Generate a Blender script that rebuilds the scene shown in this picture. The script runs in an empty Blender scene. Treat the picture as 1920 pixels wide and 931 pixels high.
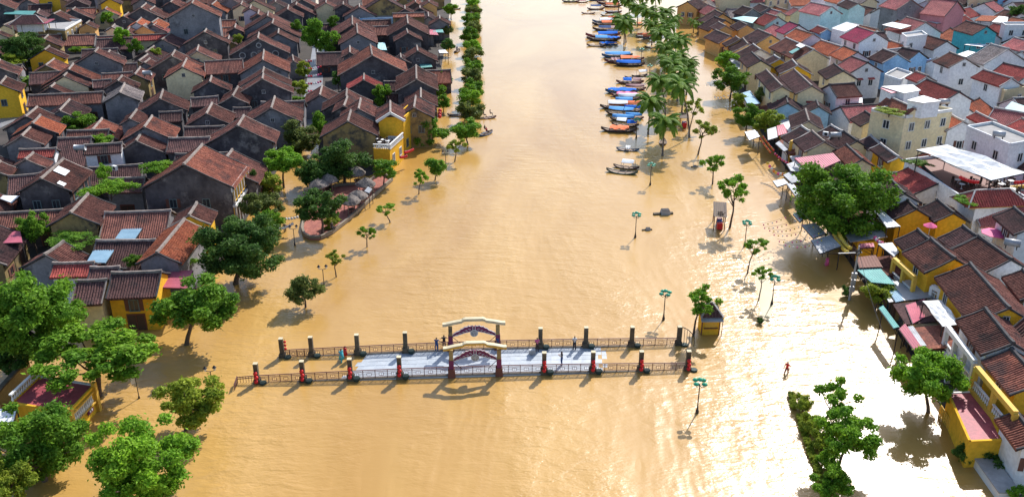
import bpy, math, random
import numpy as np
from mathutils import Vector, Matrix
random.seed(7)
sc = bpy.context.scene
col = sc.collection
# ---------------------------------------------------------------- camera, sky, sun, exposure
F, CAMZ, TILT = 1700.0, 50.0, math.radians(23.6)      # focal length in photo pixels, height, pitch
cam_d = bpy.data.cameras.new('camera'); cam = bpy.data.objects.new('camera', cam_d); col.objects.link(cam)
cam.location = (0, 0, CAMZ); cam.rotation_euler = (math.pi/2 - TILT, 0, 0)
cam_d.sensor_width = 36; cam_d.lens = 36*F/1920; cam_d.clip_end = 5000; cam_d.clip_start = 0.5
sc.camera = cam
SUN_AZ, SUN_EL = math.radians(27), math.radians(40)
w = bpy.data.worlds.new('World'); sc.world = w; w.use_nodes = True
nt = w.node_tree; bg = nt.nodes['Background']
sky = nt.nodes.new('ShaderNodeTexSky'); sky.sky_type = 'NISHITA'; sky.sun_disc = False
sky.sun_elevation = SUN_EL; sky.sun_rotation = SUN_AZ; sky.air_density = 1.0; sky.dust_density = 1.2; sky.ozone_density = 1.5
nt.links.new(sky.outputs[0], bg.inputs[0]); bg.inputs[1].default_value = 0.15
sun_d = bpy.data.lights.new('sun', 'SUN'); sun = bpy.data.objects.new('sun', sun_d); col.objects.link(sun)
sun_d.energy = 4.6; sun_d.angle = math.radians(0.55); sun_d.color = (1.0, 0.97, 0.925)
SD = Vector((math.sin(SUN_AZ)*math.cos(SUN_EL), math.cos(SUN_AZ)*math.cos(SUN_EL), math.sin(SUN_EL)))
sun.rotation_euler = (-SD).to_track_quat('-Z', 'Y').to_euler(); sun.location = SD*300
sc.view_settings.view_transform = 'Standard'; sc.view_settings.look = 'None'; sc.view_settings.exposure = 0.43; sc.view_settings.gamma = 1
sc.render.engine = 'CYCLES'; sc.cycles.use_denoising = True; sc.cycles.max_bounces = 5
sc.cycles.diffuse_bounces = 2; sc.cycles.glossy_bounces = 2; sc.cycles.transmission_bounces = 2; sc.cycles.transparent_max_bounces = 6
sc.cycles.sample_clamp_indirect = 4

# ---------------------------------------------------------------- helpers
CT, ST = math.cos(TILT), math.sin(TILT)
def at(x, y, z=0.0):
    """photo pixel -> the point at height z that was seen there"""
    u = (x-960)/F; v = (y-465.5)/F
    t = (z-CAMZ)/(-ST - v*CT)
    return Vector((u*t, (CT - v*ST)*t, z))
def px(p):
    z = p[2]-CAMZ; d = p[1]*CT - z*ST; v = -(z*CT + p[1]*ST)
    return (960+F*p[0]/d, 465.5+F*v/d, F/d)

def mat(name, c1, c2=None, scale=1.0, rough=0.8, bump=0.0, bscale=8.0, spec=0.3, var=0.12, fine=None, courses=0, mapping=None, metallic=0, dirt=None):
    m = bpy.data.materials.new(name); m.use_nodes = True
    n, l = m.node_tree.nodes, m.node_tree.links
    p = n['Principled BSDF']; p.inputs['Roughness'].default_value = rough
    p.inputs['Specular IOR Level'].default_value = spec; p.inputs['Metallic'].default_value = metallic
    c2 = c2 or tuple(v*0.75 for v in c1)
    tc = n.new('ShaderNodeTexCoord'); src = tc.outputs['Object']
    if mapping:
        mp = n.new('ShaderNodeMapping'); l.new(src, mp.inputs[0]); mp.inputs['Scale'].default_value = mapping; src = mp.outputs[0]
    oi = n.new('ShaderNodeObjectInfo')
    # offset the pattern per object so that copies differ
    ad = n.new('ShaderNodeVectorMath'); ad.operation = 'ADD'
    cb = n.new('ShaderNodeCombineXYZ'); mu = n.new('ShaderNodeMath'); mu.operation = 'MULTIPLY'; mu.inputs[1].default_value = 91.0
    l.new(oi.outputs['Random'], mu.inputs[0])
    for k in range(3): l.new(mu.outputs[0], cb.inputs[k])
    l.new(src, ad.inputs[0]); l.new(cb.outputs[0], ad.inputs[1])
    nz = n.new('ShaderNodeTexNoise'); nz.inputs['Scale'].default_value = scale; nz.inputs['Detail'].default_value = 6; nz.inputs['Roughness'].default_value = 0.65
    l.new(ad.outputs[0], nz.inputs['Vector'])
    cr = n.new('ShaderNodeValToRGB'); cr.color_ramp.elements[0].position = 0.36; cr.color_ramp.elements[1].position = 0.66
    cr.color_ramp.elements[0].color = (*c2, 1); cr.color_ramp.elements[1].color = (*c1, 1)
    l.new(nz.outputs['Fac'], cr.inputs[0]); colr = cr.outputs[0]
    if fine:      # (strength, scale): small speckle in the pieces' own colour
        f = n.new('ShaderNodeTexNoise'); f.inputs['Scale'].default_value = fine[1]; f.inputs['Detail'].default_value = 3
        l.new(ad.outputs[0], f.inputs['Vector'])
        mr = n.new('ShaderNodeMapRange'); mr.inputs[1].default_value = .3; mr.inputs[2].default_value = .7
        mr.inputs[3].default_value = 1-fine[0]; mr.inputs[4].default_value = 1+fine[0]; l.new(f.outputs['Fac'], mr.inputs[0])
        mx = n.new('ShaderNodeVectorMath'); mx.operation = 'SCALE'; l.new(colr, mx.inputs[0]); l.new(mr.outputs[0], mx.inputs['Scale']); colr = mx.outputs[0]
    if dirt:      # (colour, scale, threshold): stains with a shape of their own
        f = n.new('ShaderNodeTexNoise'); f.inputs['Scale'].default_value = dirt[1]; f.inputs['Detail'].default_value = 8; f.inputs['Roughness'].default_value = .7
        l.new(ad.outputs[0], f.inputs['Vector'])
        mr = n.new('ShaderNodeMapRange'); mr.inputs[1].default_value = dirt[2]; mr.inputs[2].default_value = dirt[2]+.12; l.new(f.outputs['Fac'], mr.inputs[0])
        mx = n.new('ShaderNodeMix'); mx.data_type = 'RGBA'; l.new(mr.outputs[0], mx.inputs[0]); l.new(colr, mx.inputs[6]); mx.inputs[7].default_value = (*dirt[0], 1); colr = mx.outputs[2]
    if var:
        mr = n.new('ShaderNodeMapRange'); mr.inputs[3].default_value = 1-var; mr.inputs[4].default_value = 1+var; l.new(oi.outputs['Random'], mr.inputs[0])
        mx = n.new('ShaderNodeVectorMath'); mx.operation = 'SCALE'; l.new(colr, mx.inputs[0]); l.new(mr.outputs[0], mx.inputs['Scale']); colr = mx.outputs[0]
    l.new(colr, p.inputs['Base Color'])
    h = None
    if bump:
        b = n.new('ShaderNodeTexNoise'); b.inputs['Scale'].default_value = bscale; b.inputs['Detail'].default_value = 4; l.new(ad.outputs[0], b.inputs['Vector']); h = b.outputs['Fac']
    if courses:   # tile courses across the slope
        wv = n.new('ShaderNodeTexWave'); wv.wave_profile = 'SAW'; wv.bands_direction = 'Y'; wv.inputs['Scale'].default_value = courses; wv.inputs['Distortion'].default_value = .6
        wv.inputs['Detail Scale'].default_value = 3; l.new(src, wv.inputs['Vector']); 
        if h is not None:
            a2 = n.new('ShaderNodeMath'); a2.operation = 'ADD'; l.new(h, a2.inputs[0]); l.new(wv.outputs['Fac'], a2.inputs[1]); h = a2.outputs[0]
        else: h = wv.outputs['Fac']
    if h is not None:
        bp = n.new('ShaderNodeBump'); bp.inputs['Strength'].default_value = bump or .3; bp.inputs['Distance'].default_value = .08
        l.new(h, bp.inputs['Height']); l.new(bp.outputs[0], p.inputs['Normal'])
    return m

M = {}
def tile(name, c1, c2, d): return mat(name, c1, c2, scale=.55, rough=.85, bump=.5, bscale=5, spec=.12, var=.30, fine=(.45, 5), courses=1.1, dirt=(d, .30, .53))
M['b'] = tile('brown_roof_tile', (.235, .098, .073), (.125, .055, .045), (.062, .042, .039))
M['r'] = tile('red_brown_roof_tile', (.36, .135, .085), (.20, .075, .055), (.12, .065, .055))
M['d'] = tile('dark_roof_tile', (.15, .075, .068), (.085, .048, .046), (.052, .040, .040))
M['o'] = tile('orange_roof_tile', (.56, .185, .09), (.40, .12, .065), (.30, .115, .07))
M['R'] = tile('red_roof_tile', (.46, .105, .085), (.30, .07, .06), (.22, .07, .06))
M['p'] = tile('pink_red_roof_tile', (.55, .20, .18), (.42, .14, .13), (.34, .14, .13))
M['m'] = tile('magenta_roof_sheet', (.44, .075, .125), (.33, .06, .10), (.30, .08, .11))
M['g'] = tile('grey_roof_tile', (.36, .30, .27), (.26, .21, .19), (.18, .15, .14))
def wallm(name, c1, c2, d, th=.6): return mat(name, c1, c2, scale=.35, rough=.9, bump=.15, bscale=3, spec=.1, var=.10, fine=(.12, 2.5), dirt=(d, .3, th))
M['K'] = wallm('mildewed_dark_wall', (.125, .115, .12), (.055, .050, .055), (.27, .25, .235), .56)
M['G'] = wallm('grey_plaster_wall', (.27, .26, .27), (.17, .165, .175), (.10, .095, .10), .55)
M['Y'] = wallm('yellow_wall', (.82, .48, .04), (.72, .40, .035), (.30, .22, .10), .68)
M['N'] = wallm('stained_ochre_wall', (.40, .29, .12), (.24, .17, .08), (.08, .07, .06), .52)
M['C'] = wallm('cream_wall', (.80, .67, .42), (.71, .58, .35), (.34, .28, .19), .70)
M['W'] = wallm('white_wall', (.84, .84, .83), (.74, .75, .76), (.42, .42, .42), .70)
M['O'] = wallm('orange_ochre_wall', (.78, .46, .18), (.68, .39, .15), (.40, .25, .12), .70)
M['B'] = wallm('blue_wall', (.32, .54, .76), (.19, .37, .60), (.12, .22, .36), .70)
M['T'] = wallm('turquoise_wall', (.10, .52, .56), (.09, .46, .52), (.10, .34, .38), .72)
M['A'] = wallm('pale_aqua_wall', (.60, .82, .80), (.46, .68, .67), (.40, .52, .50), .72)
M['P'] = wallm('pink_wall', (.58, .26, .28), (.50, .22, .24), (.32, .17, .17), .70)
M['L'] = wallm('lilac_white_wall', (.66, .58, .64), (.58, .51, .57), (.42, .38, .40), .70)
def plain(name, c, rough=.7, var=.08, **k): return mat(name, c, tuple(v*.82 for v in c), scale=1.2, rough=rough, var=var, **k)
M['cap'] = mat('mortar_ridge', (.34, .28, .24), (.17, .14, .125), scale=1.5, rough=.9, var=.2)
M['capw'] = mat('pale_mortar_ridge', (.52, .49, .46), (.30, .28, .27), scale=1.5, rough=.9, var=.15)
M['capk'] = mat('black_mortar_ridge', (.09, .085, .085), (.045, .042, .045), scale=1.5, rough=.9, var=.15)
M['timber'] = plain('dark_timber', (.085, .05, .035))
M['timber2'] = plain('red_brown_timber', (.20, .075, .05))
M['glass'] = plain('dark_window_glass', (.03, .04, .05), rough=.12, spec=.5)
M['shut'] = plain('green_grey_shutter', (.16, .22, .22))
M['shutb'] = plain('brown_shutter', (.16, .07, .05))
M['trimw'] = plain('white_paint', (.78, .77, .74), dirt=((.45, .43, .40), 1.2, .66))
M['trimy'] = plain('yellow_paint', (.76, .46, .07))
M['conc'] = mat('concrete', (.42, .40, .38), (.29, .28, .27), scale=.8, rough=.9, bump=.1)
M['stone'] = mat('dark_weathered_stone', (.15, .12, .08), (.07, .058, .042), scale=2.2, rough=.9, bump=.4)
M['iron'] = plain('dark_iron', (.05, .045, .045), rough=.5)
M['rail'] = plain('rust_brown_rail', (.17, .075, .065), rough=.6)
M['bark'] = mat('bark', (.16, .115, .085), (.075, .055, .045), scale=3, rough=.95, bump=.5, bscale=12)
M['palmbark'] = mat('palm_bark', (.22, .185, .15), (.12, .10, .085), scale=3, rough=.95, bump=.5, bscale=9)
M['tar_blue'] = plain('blue_tarpaulin', (.02, .17, .66), rough=.85, spec=.08, bump=.5, bscale=2.5)
M['tar_lblue'] = plain('light_blue_tarpaulin', (.14, .40, .78), rough=.85, spec=.08, bump=.5, bscale=2.5)
M['tar_white'] = plain('white_tarpaulin', (.80, .80, .80), rough=.85, spec=.08, bump=.5, bscale=2)
M['tar_orange'] = plain('orange_tarpaulin', (.88, .24, .11), rough=.85, spec=.08, bump=.5, bscale=2.5)
M['tar_navy'] = plain('navy_tarpaulin', (.05, .10, .24), rough=.85, spec=.08, bump=.5, bscale=2.5)
M['hull_dark'] = mat('dark_boat_timber', (.10, .06, .055), (.05, .034, .034), scale=2, rough=.6)
M['hull_red'] = mat('red_boat_paint', (.26, .06, .075), (.13, .04, .05), scale=2, rough=.55)
M['hull_blue'] = mat('blue_boat_paint', (.06, .17, .34), (.04, .10, .22), scale=2, rough=.55)
M['hull_green'] = mat('green_boat_paint', (.06, .14, .12), (.035, .07, .06), scale=2, rough=.55)
M['wood'] = mat('pale_boat_timber', (.34, .25, .18), (.20, .14, .10), scale=2.5, rough=.8)
M['thatch'] = mat('grey_thatch', (.25, .21, .18), (.13, .11, .10), scale=3, rough=1, bump=.9, bscale=14, fine=(.4, 9))
M['brick'] = mat('red_paving', (.42, .15, .10), (.28, .09, .07), scale=1.2, rough=.85, fine=(.25, 5))
M['redtile'] = mat('red_terrace_tile', (.38, .07, .085), (.27, .05, .065), scale=.9, rough=.6, fine=(.2, 3), spec=.4)
M['zinc'] = mat('corrugated_zinc', (.46, .47, .48), (.32, .32, .33), scale=.7, rough=.5, metallic=.3, dirt=((.28, .20, .15), .6, .60))
M['zincr'] = mat('red_metal_sheet', (.52, .13, .17), (.42, .10, .14), scale=.5, rough=.55, dirt=((.40, .17, .17), .5, .60))
M['sheetw'] = mat('white_metal_sheet', (.80, .79, .77), (.68, .67, .66), scale=.5, rough=.55, dirt=((.50, .47, .44), .6, .66))
M['sheetg'] = mat('green_plastic_sheet', (.16, .42, .37), (.11, .32, .29), scale=.6, rough=.5)
M['sheetb'] = mat('blue_grey_metal_sheet', (.30, .46, .56), (.22, .36, .46), scale=.6, rough=.5)
M['sheett'] = mat('pale_turquoise_sheet', (.42, .68, .66), (.34, .58, .58), scale=.6, rough=.5)
M['lred'] = plain('red_lantern_silk', (.72, .03, .03), rough=.6)
M['lpink'] = plain('pink_lantern_silk', (.80, .12, .30), rough=.6)
M['lyel'] = plain('yellow_lantern_silk', (.85, .60, .08), rough=.6)
M['lor'] = plain('orange_lantern_silk', (.85, .28, .05), rough=.6)
M['lwhite'] = plain('white_lantern_paper', (.82, .80, .78), rough=.6)
M['gatecap'] = plain('cream_gate_plaster', (.66, .56, .36), dirt=((.40, .33, .22), 1.5, .64))
M['green'] = plain('green_enamel', (.03, .36, .20), rough=.35, spec=.5)
M['globe'] = plain('milky_lamp_globe', (.78, .80, .78), rough=.3)
M['purple'] = plain('purple_carving', (.20, .035, .10), rough=.6)
M['skin'] = plain('skin', (.42, .24, .16), rough=.6)
M['hair'] = plain('black_hair', (.02, .016, .014), rough=.6)
def leaf(name, a, b, trans=.38):
    m = mat(name, a, b, scale=1.6, rough=.5, spec=.3, var=.15, fine=(.45, 16.0))
    p = m.node_tree.nodes['Principled BSDF']
    out = m.node_tree.nodes['Material Output']
    tr = m.node_tree.nodes.new('ShaderNodeBsdfTranslucent'); mx = m.node_tree.nodes.new('ShaderNodeMixShader'); mx.inputs[0].default_value = trans
    src = p.inputs['Base Color'].links[0].from_socket
    m.node_tree.links.new(src, tr.inputs[0]); m.node_tree.links.new(p.outputs[0], mx.inputs[1]); m.node_tree.links.new(tr.outputs[0], mx.inputs[2])
    m.node_tree.links.new(mx.outputs[0], out.inputs[0])
    return m
M['leaf_mid'] = leaf('mid_green_leaf', (.20, .36, .03), (.085, .20, .02))
M['leaf_dark'] = leaf('dark_green_leaf', (.125, .225, .04), (.05, .12, .024))
M['leaf_bright'] = leaf('bright_green_leaf', (.26, .45, .03), (.11, .26, .02))
M['leaf_yel'] = leaf('yellow_green_leaf', (.38, .44, .045), (.17, .25, .025))
M['leaf_olive'] = leaf('olive_green_leaf', (.23, .27, .06), (.10, .145, .035))
M['leaf_palm'] = leaf('palm_leaf', (.24, .36, .04), (.10, .21, .028))
for k_ in [k for k in M if k.startswith('leaf_')]:
    p_ = M[k_].node_tree.nodes['Principled BSDF']; p_.inputs['Roughness'].default_value = .65; p_.inputs['Specular IOR Level'].default_value = .15

class MB:
    """collects polygons, becomes ONE mesh object"""
    def __init__(s): s.v = []; s.f = []; s.mi = []
    def add(s, vs, fs, k=0):
        o = len(s.v); s.v += [tuple(v) for v in vs]; s.f += [tuple(i+o for i in f) for f in fs]; s.mi += [k]*len(fs); return s
    def box(s, c, d, rz=0, k=0, taper=1.0):
        x, y, z = d[0]/2, d[1]/2, d[2]/2; ca, sa = math.cos(rz), math.sin(rz); vs = []
        for zz, t in ((-z, 1), (z, taper)):
            for xx, yy in ((-x, -y), (x, -y), (x, y), (-x, y)):
                xx *= t; yy *= t; vs.append((c[0]+xx*ca-yy*sa, c[1]+xx*sa+yy*ca, c[2]+zz))
        return s.add(vs, [(3, 2, 1, 0), (4, 5, 6, 7), (0, 1, 5, 4), (1, 2, 6, 5), (2, 3, 7, 6), (3, 0, 4, 7)], k)
    def bar(s, a, b, w_, h=None, k=0, up=(0, 0, 1)):
        a, b = Vector(a), Vector(b); d = (b-a)
        if d.length < 1e-6: return s
        d.normalize(); u = Vector(up)
        if abs(d.dot(u)) > .98: u = Vector((0, 1, 0))
        r = d.cross(u).normalized()*(w_/2); q = r.cross(d).normalized()*((h or w_)/2)
        vs = [p+i*r+j*q for p in (a, b) for i, j in ((-1, -1), (1, -1), (1, 1), (-1, 1))]
        return s.add(vs, [(3, 2, 1, 0), (4, 5, 6, 7), (0, 1, 5, 4), (1, 2, 6, 5), (2, 3, 7, 6), (3, 0, 4, 7)], k)
    def tube(s, pts, rad, n=7, k=0, cap=True):
        pts = [Vector(p) for p in pts]; vs = []; fs = []
        for i, p in enumerate(pts):
            d = (pts[min(i+1, len(pts)-1)]-pts[max(i-1, 0)]).normalized()
            u = Vector((1, 0, 0)) if abs(d.x) < .9 else Vector((0, 1, 0))
            a = d.cross(u).normalized(); b = d.cross(a)
            r = rad[i] if hasattr(rad, '__len__') else rad
            for j in range(n):
                t = 2*math.pi*j/n; vs.append(p + a*(r*math.cos(t)) + b*(r*math.sin(t)))
        for i in range(len(pts)-1):
            for j in range(n): fs.append((i*n+j, i*n+(j+1) % n, (i+1)*n+(j+1) % n, (i+1)*n+j))
        if cap: fs += [tuple(range(n)), tuple(reversed(range(len(vs)-n, len(vs))))]
        return s.add(vs, fs, k)
    def lathe(s, c, prof, n=10, k=0):
        vs = [(c[0]+r*math.cos(2*math.pi*j/n), c[1]+r*math.sin(2*math.pi*j/n), c[2]+z) for r, z in prof for j in range(n)]
        fs = [(i*n+j, i*n+(j+1) % n, (i+1)*n+(j+1) % n, (i+1)*n+j) for i in range(len(prof)-1) for j in range(n)]
        fs += [tuple(reversed(range(n))), tuple(range(len(vs)-n, len(vs)))]
        return s.add(vs, fs, k)
    def prism(s, poly, z0, z1, k=0):
        n = len(poly); vs = [(p[0], p[1], z0) for p in poly] + [(p[0], p[1], z1) for p in poly]
        return s.add(vs, [tuple(reversed(range(n))), tuple(range(n, 2*n))] + [(i, (i+1) % n, n+(i+1) % n, n+i) for i in range(n)], k)
    def mesh(s, name, mats, smooth=False):
        me = bpy.data.meshes.new(name); me.from_pydata(s.v, [], s.f)
        for m in (mats if isinstance(mats, (list, tuple)) else [mats]): me.materials.append(M[m] if isinstance(m, str) else m)
        if any(s.mi): me.polygons.foreach_set('material_index', s.mi)
        if smooth: me.polygons.foreach_set('use_smooth', [True]*len(s.f))
        me.update(); return me
    def build(s, name, mats, parent=None, smooth=False):
        return link(name, s.mesh(name, mats, smooth), parent)
def link(name, me, parent=None, loc=None, rot=None, scale=None):
    o = bpy.data.objects.new(name, me); col.objects.link(o)
    if parent: o.parent = parent
    if loc is not None: o.location = loc
    if rot is not None: o.rotation_euler = rot
    if scale is not None: o.scale = scale
    return o
def tag(o, label=None, cat=None, group=None, kind=None):
    if label: o['label'] = label
    if cat: o['category'] = cat
    if group: o['group'] = group
    if kind: o['kind'] = kind
    return o
def thing(name, label, cat, loc=(0, 0, 0), rz=0, group=None):
    o = link(name, None, None, loc, (0, 0, rz)); o.empty_display_size = .5
    return tag(o, label, cat, group)
def copy_tree(o, parent=None):
    c = o.copy(); col.objects.link(c); c.parent = parent
    for ch in o.children: copy_tree(ch, c)
    return c
# ---------------------------------------------------------------- water, banks, streets
def water_mat():
    m = bpy.data.materials.new('muddy_flood_water'); m.use_nodes = True
    n, l = m.node_tree.nodes, m.node_tree.links; p = n['Principled BSDF']
    tc = n.new('ShaderNodeTexCoord')
    def noise(scale, detail, mp=(1, 1, 1), rot=0, rough=.5, dist=0):
        q = n.new('ShaderNodeMapping'); q.inputs['Scale'].default_value = mp; q.inputs['Rotation'].default_value = (0, 0, rot)
        l.new(tc.outputs['Object'], q.inputs[0])
        t = n.new('ShaderNodeTexNoise'); t.inputs['Scale'].default_value = scale; t.inputs['Detail'].default_value = detail
        t.inputs['Roughness'].default_value = rough; t.inputs['Distortion'].default_value = dist
        l.new(q.outputs[0], t.inputs['Vector']); return t.outputs['Fac']
    cr = n.new('ShaderNodeValToRGB'); e = cr.color_ramp.elements
    e[0].position = .32; e[0].color = (.40, .215, .048, 1); e[1].position = .70; e[1].color = (.54, .325, .10, 1)
    l.new(noise(.035, 5, (1, .45, 1), .25, .6, 1.2), cr.inputs[0]); l.new(cr.outputs[0], p.inputs['Base Color'])
    p.inputs['Roughness'].default_value = .32; p.inputs['IOR'].default_value = 1.45; p.inputs['Specular IOR Level'].default_value = .5
    a = noise(.55, 3, (.55, 1.3, 1), .35, .55, .4); b = noise(2.3, 3, (.7, 1.2, 1), -.25, .6, .3); c = noise(.045, 4, (1.6, .6, 1), .2, .6, .3)
    mr = n.new('ShaderNodeMapRange'); mr.inputs[1].default_value = .38; mr.inputs[2].default_value = .62; mr.inputs[3].default_value = .08; mr.inputs[4].default_value = 1.15; l.new(c, mr.inputs[0])
    s1 = n.new('ShaderNodeMath'); s1.operation = 'MULTIPLY_ADD'; l.new(b, s1.inputs[0]); s1.inputs[1].default_value = .34; l.new(a, s1.inputs[2])
    s2 = n.new('ShaderNodeMath'); s2.operation = 'MULTIPLY'; l.new(s1.outputs[0], s2.inputs[0]); l.new(mr.outputs[0], s2.inputs[1])
    # the current breaks up at the drowned bridge and street; upstream the channel runs calmer
    sx = n.new('ShaderNodeSeparateXYZ'); l.new(tc.outputs['Object'], sx.inputs[0])
    calm = n.new('ShaderNodeMapRange'); calm.inputs[1].default_value = 85; calm.inputs[2].default_value = 230; calm.inputs[3].default_value = 1.0; calm.inputs[4].default_value = .22; l.new(sx.outputs['Y'], calm.inputs[0])
    s3 = n.new('ShaderNodeMath'); s3.operation = 'MULTIPLY'; l.new(s2.outputs[0], s3.inputs[0]); l.new(calm.outputs[0], s3.inputs[1]); s2 = s3
    rg = n.new('ShaderNodeMapRange'); rg.inputs[1].default_value = 85; rg.inputs[2].default_value = 200; rg.inputs[3].default_value = .28; rg.inputs[4].default_value = .16; l.new(sx.outputs['Y'], rg.inputs[0]); l.new(rg.outputs[0], p.inputs['Roughness'])
    bp = n.new('ShaderNodeBump'); bp.inputs['Strength'].default_value = 1.0; bp.inputs['Distance'].default_value = .19
    l.new(s2.outputs[0], bp.inputs['Height']); l.new(bp.outputs[0], p.inputs['Normal'])
    return m
M['water'] = water_mat()
M['earth'] = mat('dark_courtyard_ground', (.085, .07, .06), (.045, .04, .036), scale=.2, rough=.95, bump=.2)
M['street'] = mat('wet_grey_street', (.30, .30, .31), (.20, .20, .215), scale=.3, rough=.45, spec=.5, var=0)
M['shallow'] = mat('submerged_lawn', (.30, .27, .11), (.42, .26, .075), scale=.6, rough=.32, spec=.5, var=0)
M['dike'] = mat('wet_quay_stone', (.30, .24, .17), (.2, .16, .12), scale=.6, rough=.6)
tag(MB().add([(-1500, -300, 0), (1500, -300, 0), (1500, 2600, 0), (-1500, 2600, 0)], [(0, 1, 2, 3)]).build('river_water', 'water'), kind='structure')
def sheet(name, pts, z, m):
    vs = [at(x, y, z) for x, y in pts]
    return tag(MB().add(vs, [tuple(range(len(vs)))]).build(name, m), kind='structure')
def land(name, pts, far, z, m):
    """a bank: traced shoreline, closed by far corners in metres"""
    vs = [tuple(at(x, y, z)) for x, y in pts] + [(a, b, z) for a, b in far]
    mb = MB(); n = len(vs); mb.add(vs + [(a, b, -.9) for a, b, c in vs], [tuple(range(n))] + [(i, (i+1) % n, n+(i+1) % n, n+i) for i in range(n)])
    return tag(mb.build(name, m), kind='structure')
land('left_bank_ground', [(-120, 640), (40, 640), (150, 600), (300, 585), (400, 520), (455, 420), (500, 350), (556, 262), (575, 180), (590, 90), (592, 0)], [(-85, 420), (-85, 1500), (-1400, 1500), (-1400, 60), (-120, 60)], .06, 'earth')
land('riverside_block_ground', [(598, 310), (690, 330), (748, 306), (790, 250), (818, 180), (834, 90), (846, 0)], [(-24, 420), (-24, 1500), (-84.5, 1500), (-84.5, 420)] + [tuple(at(x, y))[:2] for x, y in ((606, 0), (604, 90), (596, 180))], .06, 'earth')
land('right_bank_ground', [(1880, 931), (1816, 850), (1750, 735), (1672, 605), (1592, 490), (1530, 400), (1474, 315), (1418, 235), (1364, 140), (1322, 60), (1310, 0)], [(68, 420), (68, 1500), (1400, 1500), (1400, 30), (60, 40)], .06, 'earth')
land('street', [(556, 240), (572, 170), (586, 90), (589, 15), (612, 15), (609, 90), (604, 170), (601, 240)], [], .075, 'street')
land('old_town_lane', [(95, 175), (150, 135), (170, 118), (180, 80), (190, 80), (182, 122), (160, 145), (110, 185), (20, 230), (-40, 260), (-40, 225)], [], .075, 'street')
land('submerged_verge', [(1395, 478), (1412, 500), (1422, 560), (1430, 600), (1444, 598), (1452, 560), (1440, 520), (1420, 490)], [], .004, 'shallow')

# ---------------------------------------------------------------- houses
_roofcache = {}
def roof_mesh(L, w_, p, oh, m, rib=.30):
    """one slope in house coordinates: ridge on y=0, eave at y=+w; ribs of half-round tiles run down the slope, slightly sagging"""
    key = (round(L, 1), round(w_, 1), round(p, 2), round(oh, 2), m)
    n = max(4, int(round(L/rib))); st = L/n; rows = (0, .35, .7, 1.0); W = w_+oh
    vs = []; fs = []
    cols = []
    for i in range(n):
        x = -L/2+i*st; j = random.uniform(-.018, .018)
        cols += [(x, 0), (x+st*.34, 0), (x+st*.48, .085+j), (x+st*.84, .085+j)]
    cols.append((L/2, 0))
    k = len(cols)
    for ri, r in enumerate(rows):
        sag = -.05*math.sin(math.pi*r)*min(1.6, w_/3) + (.07 if r == 1.0 else 0)
        for x, h in cols: vs.append((x, W*r, -p*W*r + sag + h + .05 + random.uniform(-.012, .012)))
    for ri in range(len(rows)-1):
        for i in range(k-1): fs.append((ri*k+i, ri*k+i+1, (ri+1)*k+i+1, (ri+1)*k+i))
    o = len(vs); b = (len(rows)-1)*k            # eave edge and underside
    vs += [(x, W*1.0, -p*W-.07) for x, h in cols]
    for i in range(k-1): fs.append((b+i, b+i+1, o+i+1, o+i))
    o2 = len(vs); vs += [(-L/2, 0, -.08), (L/2, 0, -.08), (L/2, W, -p*W-.09), (-L/2, W, -p*W-.09)]
    fs.append((o2, o2+1, o2+2, o2+3))
    mb = MB(); mb.add(vs, fs)
    return mb.mesh('roof_slope', m)

def window(parent, c, wid, hei, ny, frame='trimw', shut=None, hood=None, deep=.08):
    """a framed window in the plane y=const (ny=+-1) or x=const (ny=+-2) of its house, with pane, shutters or a tiled hood as its pieces"""
    mb = MB(); t = .09
    def q(u, v, d):
        return (c[0]+u, c[1]+d*ny, c[2]+v) if abs(ny) == 1 else (c[0]+d*ny/2, c[1]+u, c[2]+v)
    def bx(m_, u0, u1, v0, v1, d0, d1):
        P = [q(u, v, d) for d in (d0, d1) for u, v in ((u0, v0), (u1, v0), (u1, v1), (u0, v1))]
        m_.add(P, [(3, 2, 1, 0), (4, 5, 6, 7), (0, 1, 5, 4), (1, 2, 6, 5), (2, 3, 7, 6), (3, 0, 4, 7)])
    a, b = wid/2, hei/2
    bx(mb, -a, -a+t, -b, b, -.02, deep); bx(mb, a-t, a, -b, b, -.02, deep); bx(mb, -a+t, a-t, b-t, b, -.02, deep); bx(mb, -a-.06, a+.06, -b-.08, -b, -.02, deep+.08)
    bx(mb, -t/3, t/3, -b, b-t, -.015, deep*.8)
    o = mb.build('window', frame, parent)
    g = MB(); bx(g, -a+t, a-t, -b, b-t, -.02, deep*.35); g.build('pane', 'glass', o)
    if shut:
        for u0, u1 in ((-a-.42*wid, -a-.02), (a+.02, a+.42*wid)):
            s = MB(); bx(s, u0, u1, -b, b, .0, deep*.9); s.build('shutter', shut, o)
    if hood:
        s = MB(); P = [q(u, v, d) for u in (-a-.2, a+.2) for v, d in ((b+.42, -.02), (b+.16, .55), (b+.07, .55), (b+.32, -.02))]
        s.add(P, [(0, 1, 5, 4), (1, 2, 6, 5), (2, 3, 7, 6), (3, 0, 4, 7), (3, 2, 1, 0), (4, 5, 6, 7)]); s.build('window_hood', hood, o)
    return o
def door(parent, c, wid, hei, ny, m='timber', frame='timber2'):
    mb = MB()
    sx, sy = (wid, .14) if abs(ny) == 1 else (.14, wid)
    o = MB().box((c[0], c[1], c[2]+hei/2), (sx+(.16 if abs(ny) == 1 else 0), sy+(.16 if abs(ny) == 2 else 0), hei), 0).build('door', frame, parent)
    d = .05*ny if abs(ny) == 1 else .05*ny/2
    for s in (-.25, .25):
        cc = (c[0]+s*wid, c[1]+d, c[2]+hei*.47) if abs(ny) == 1 else (c[0]+d, c[1]+s*wid, c[2]+hei*.47)
        MB().box(cc, (wid*.44, .1, hei*.88) if abs(ny) == 1 else (.1, wid*.44, hei*.88)).build('door_leaf', m, o)

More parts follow.
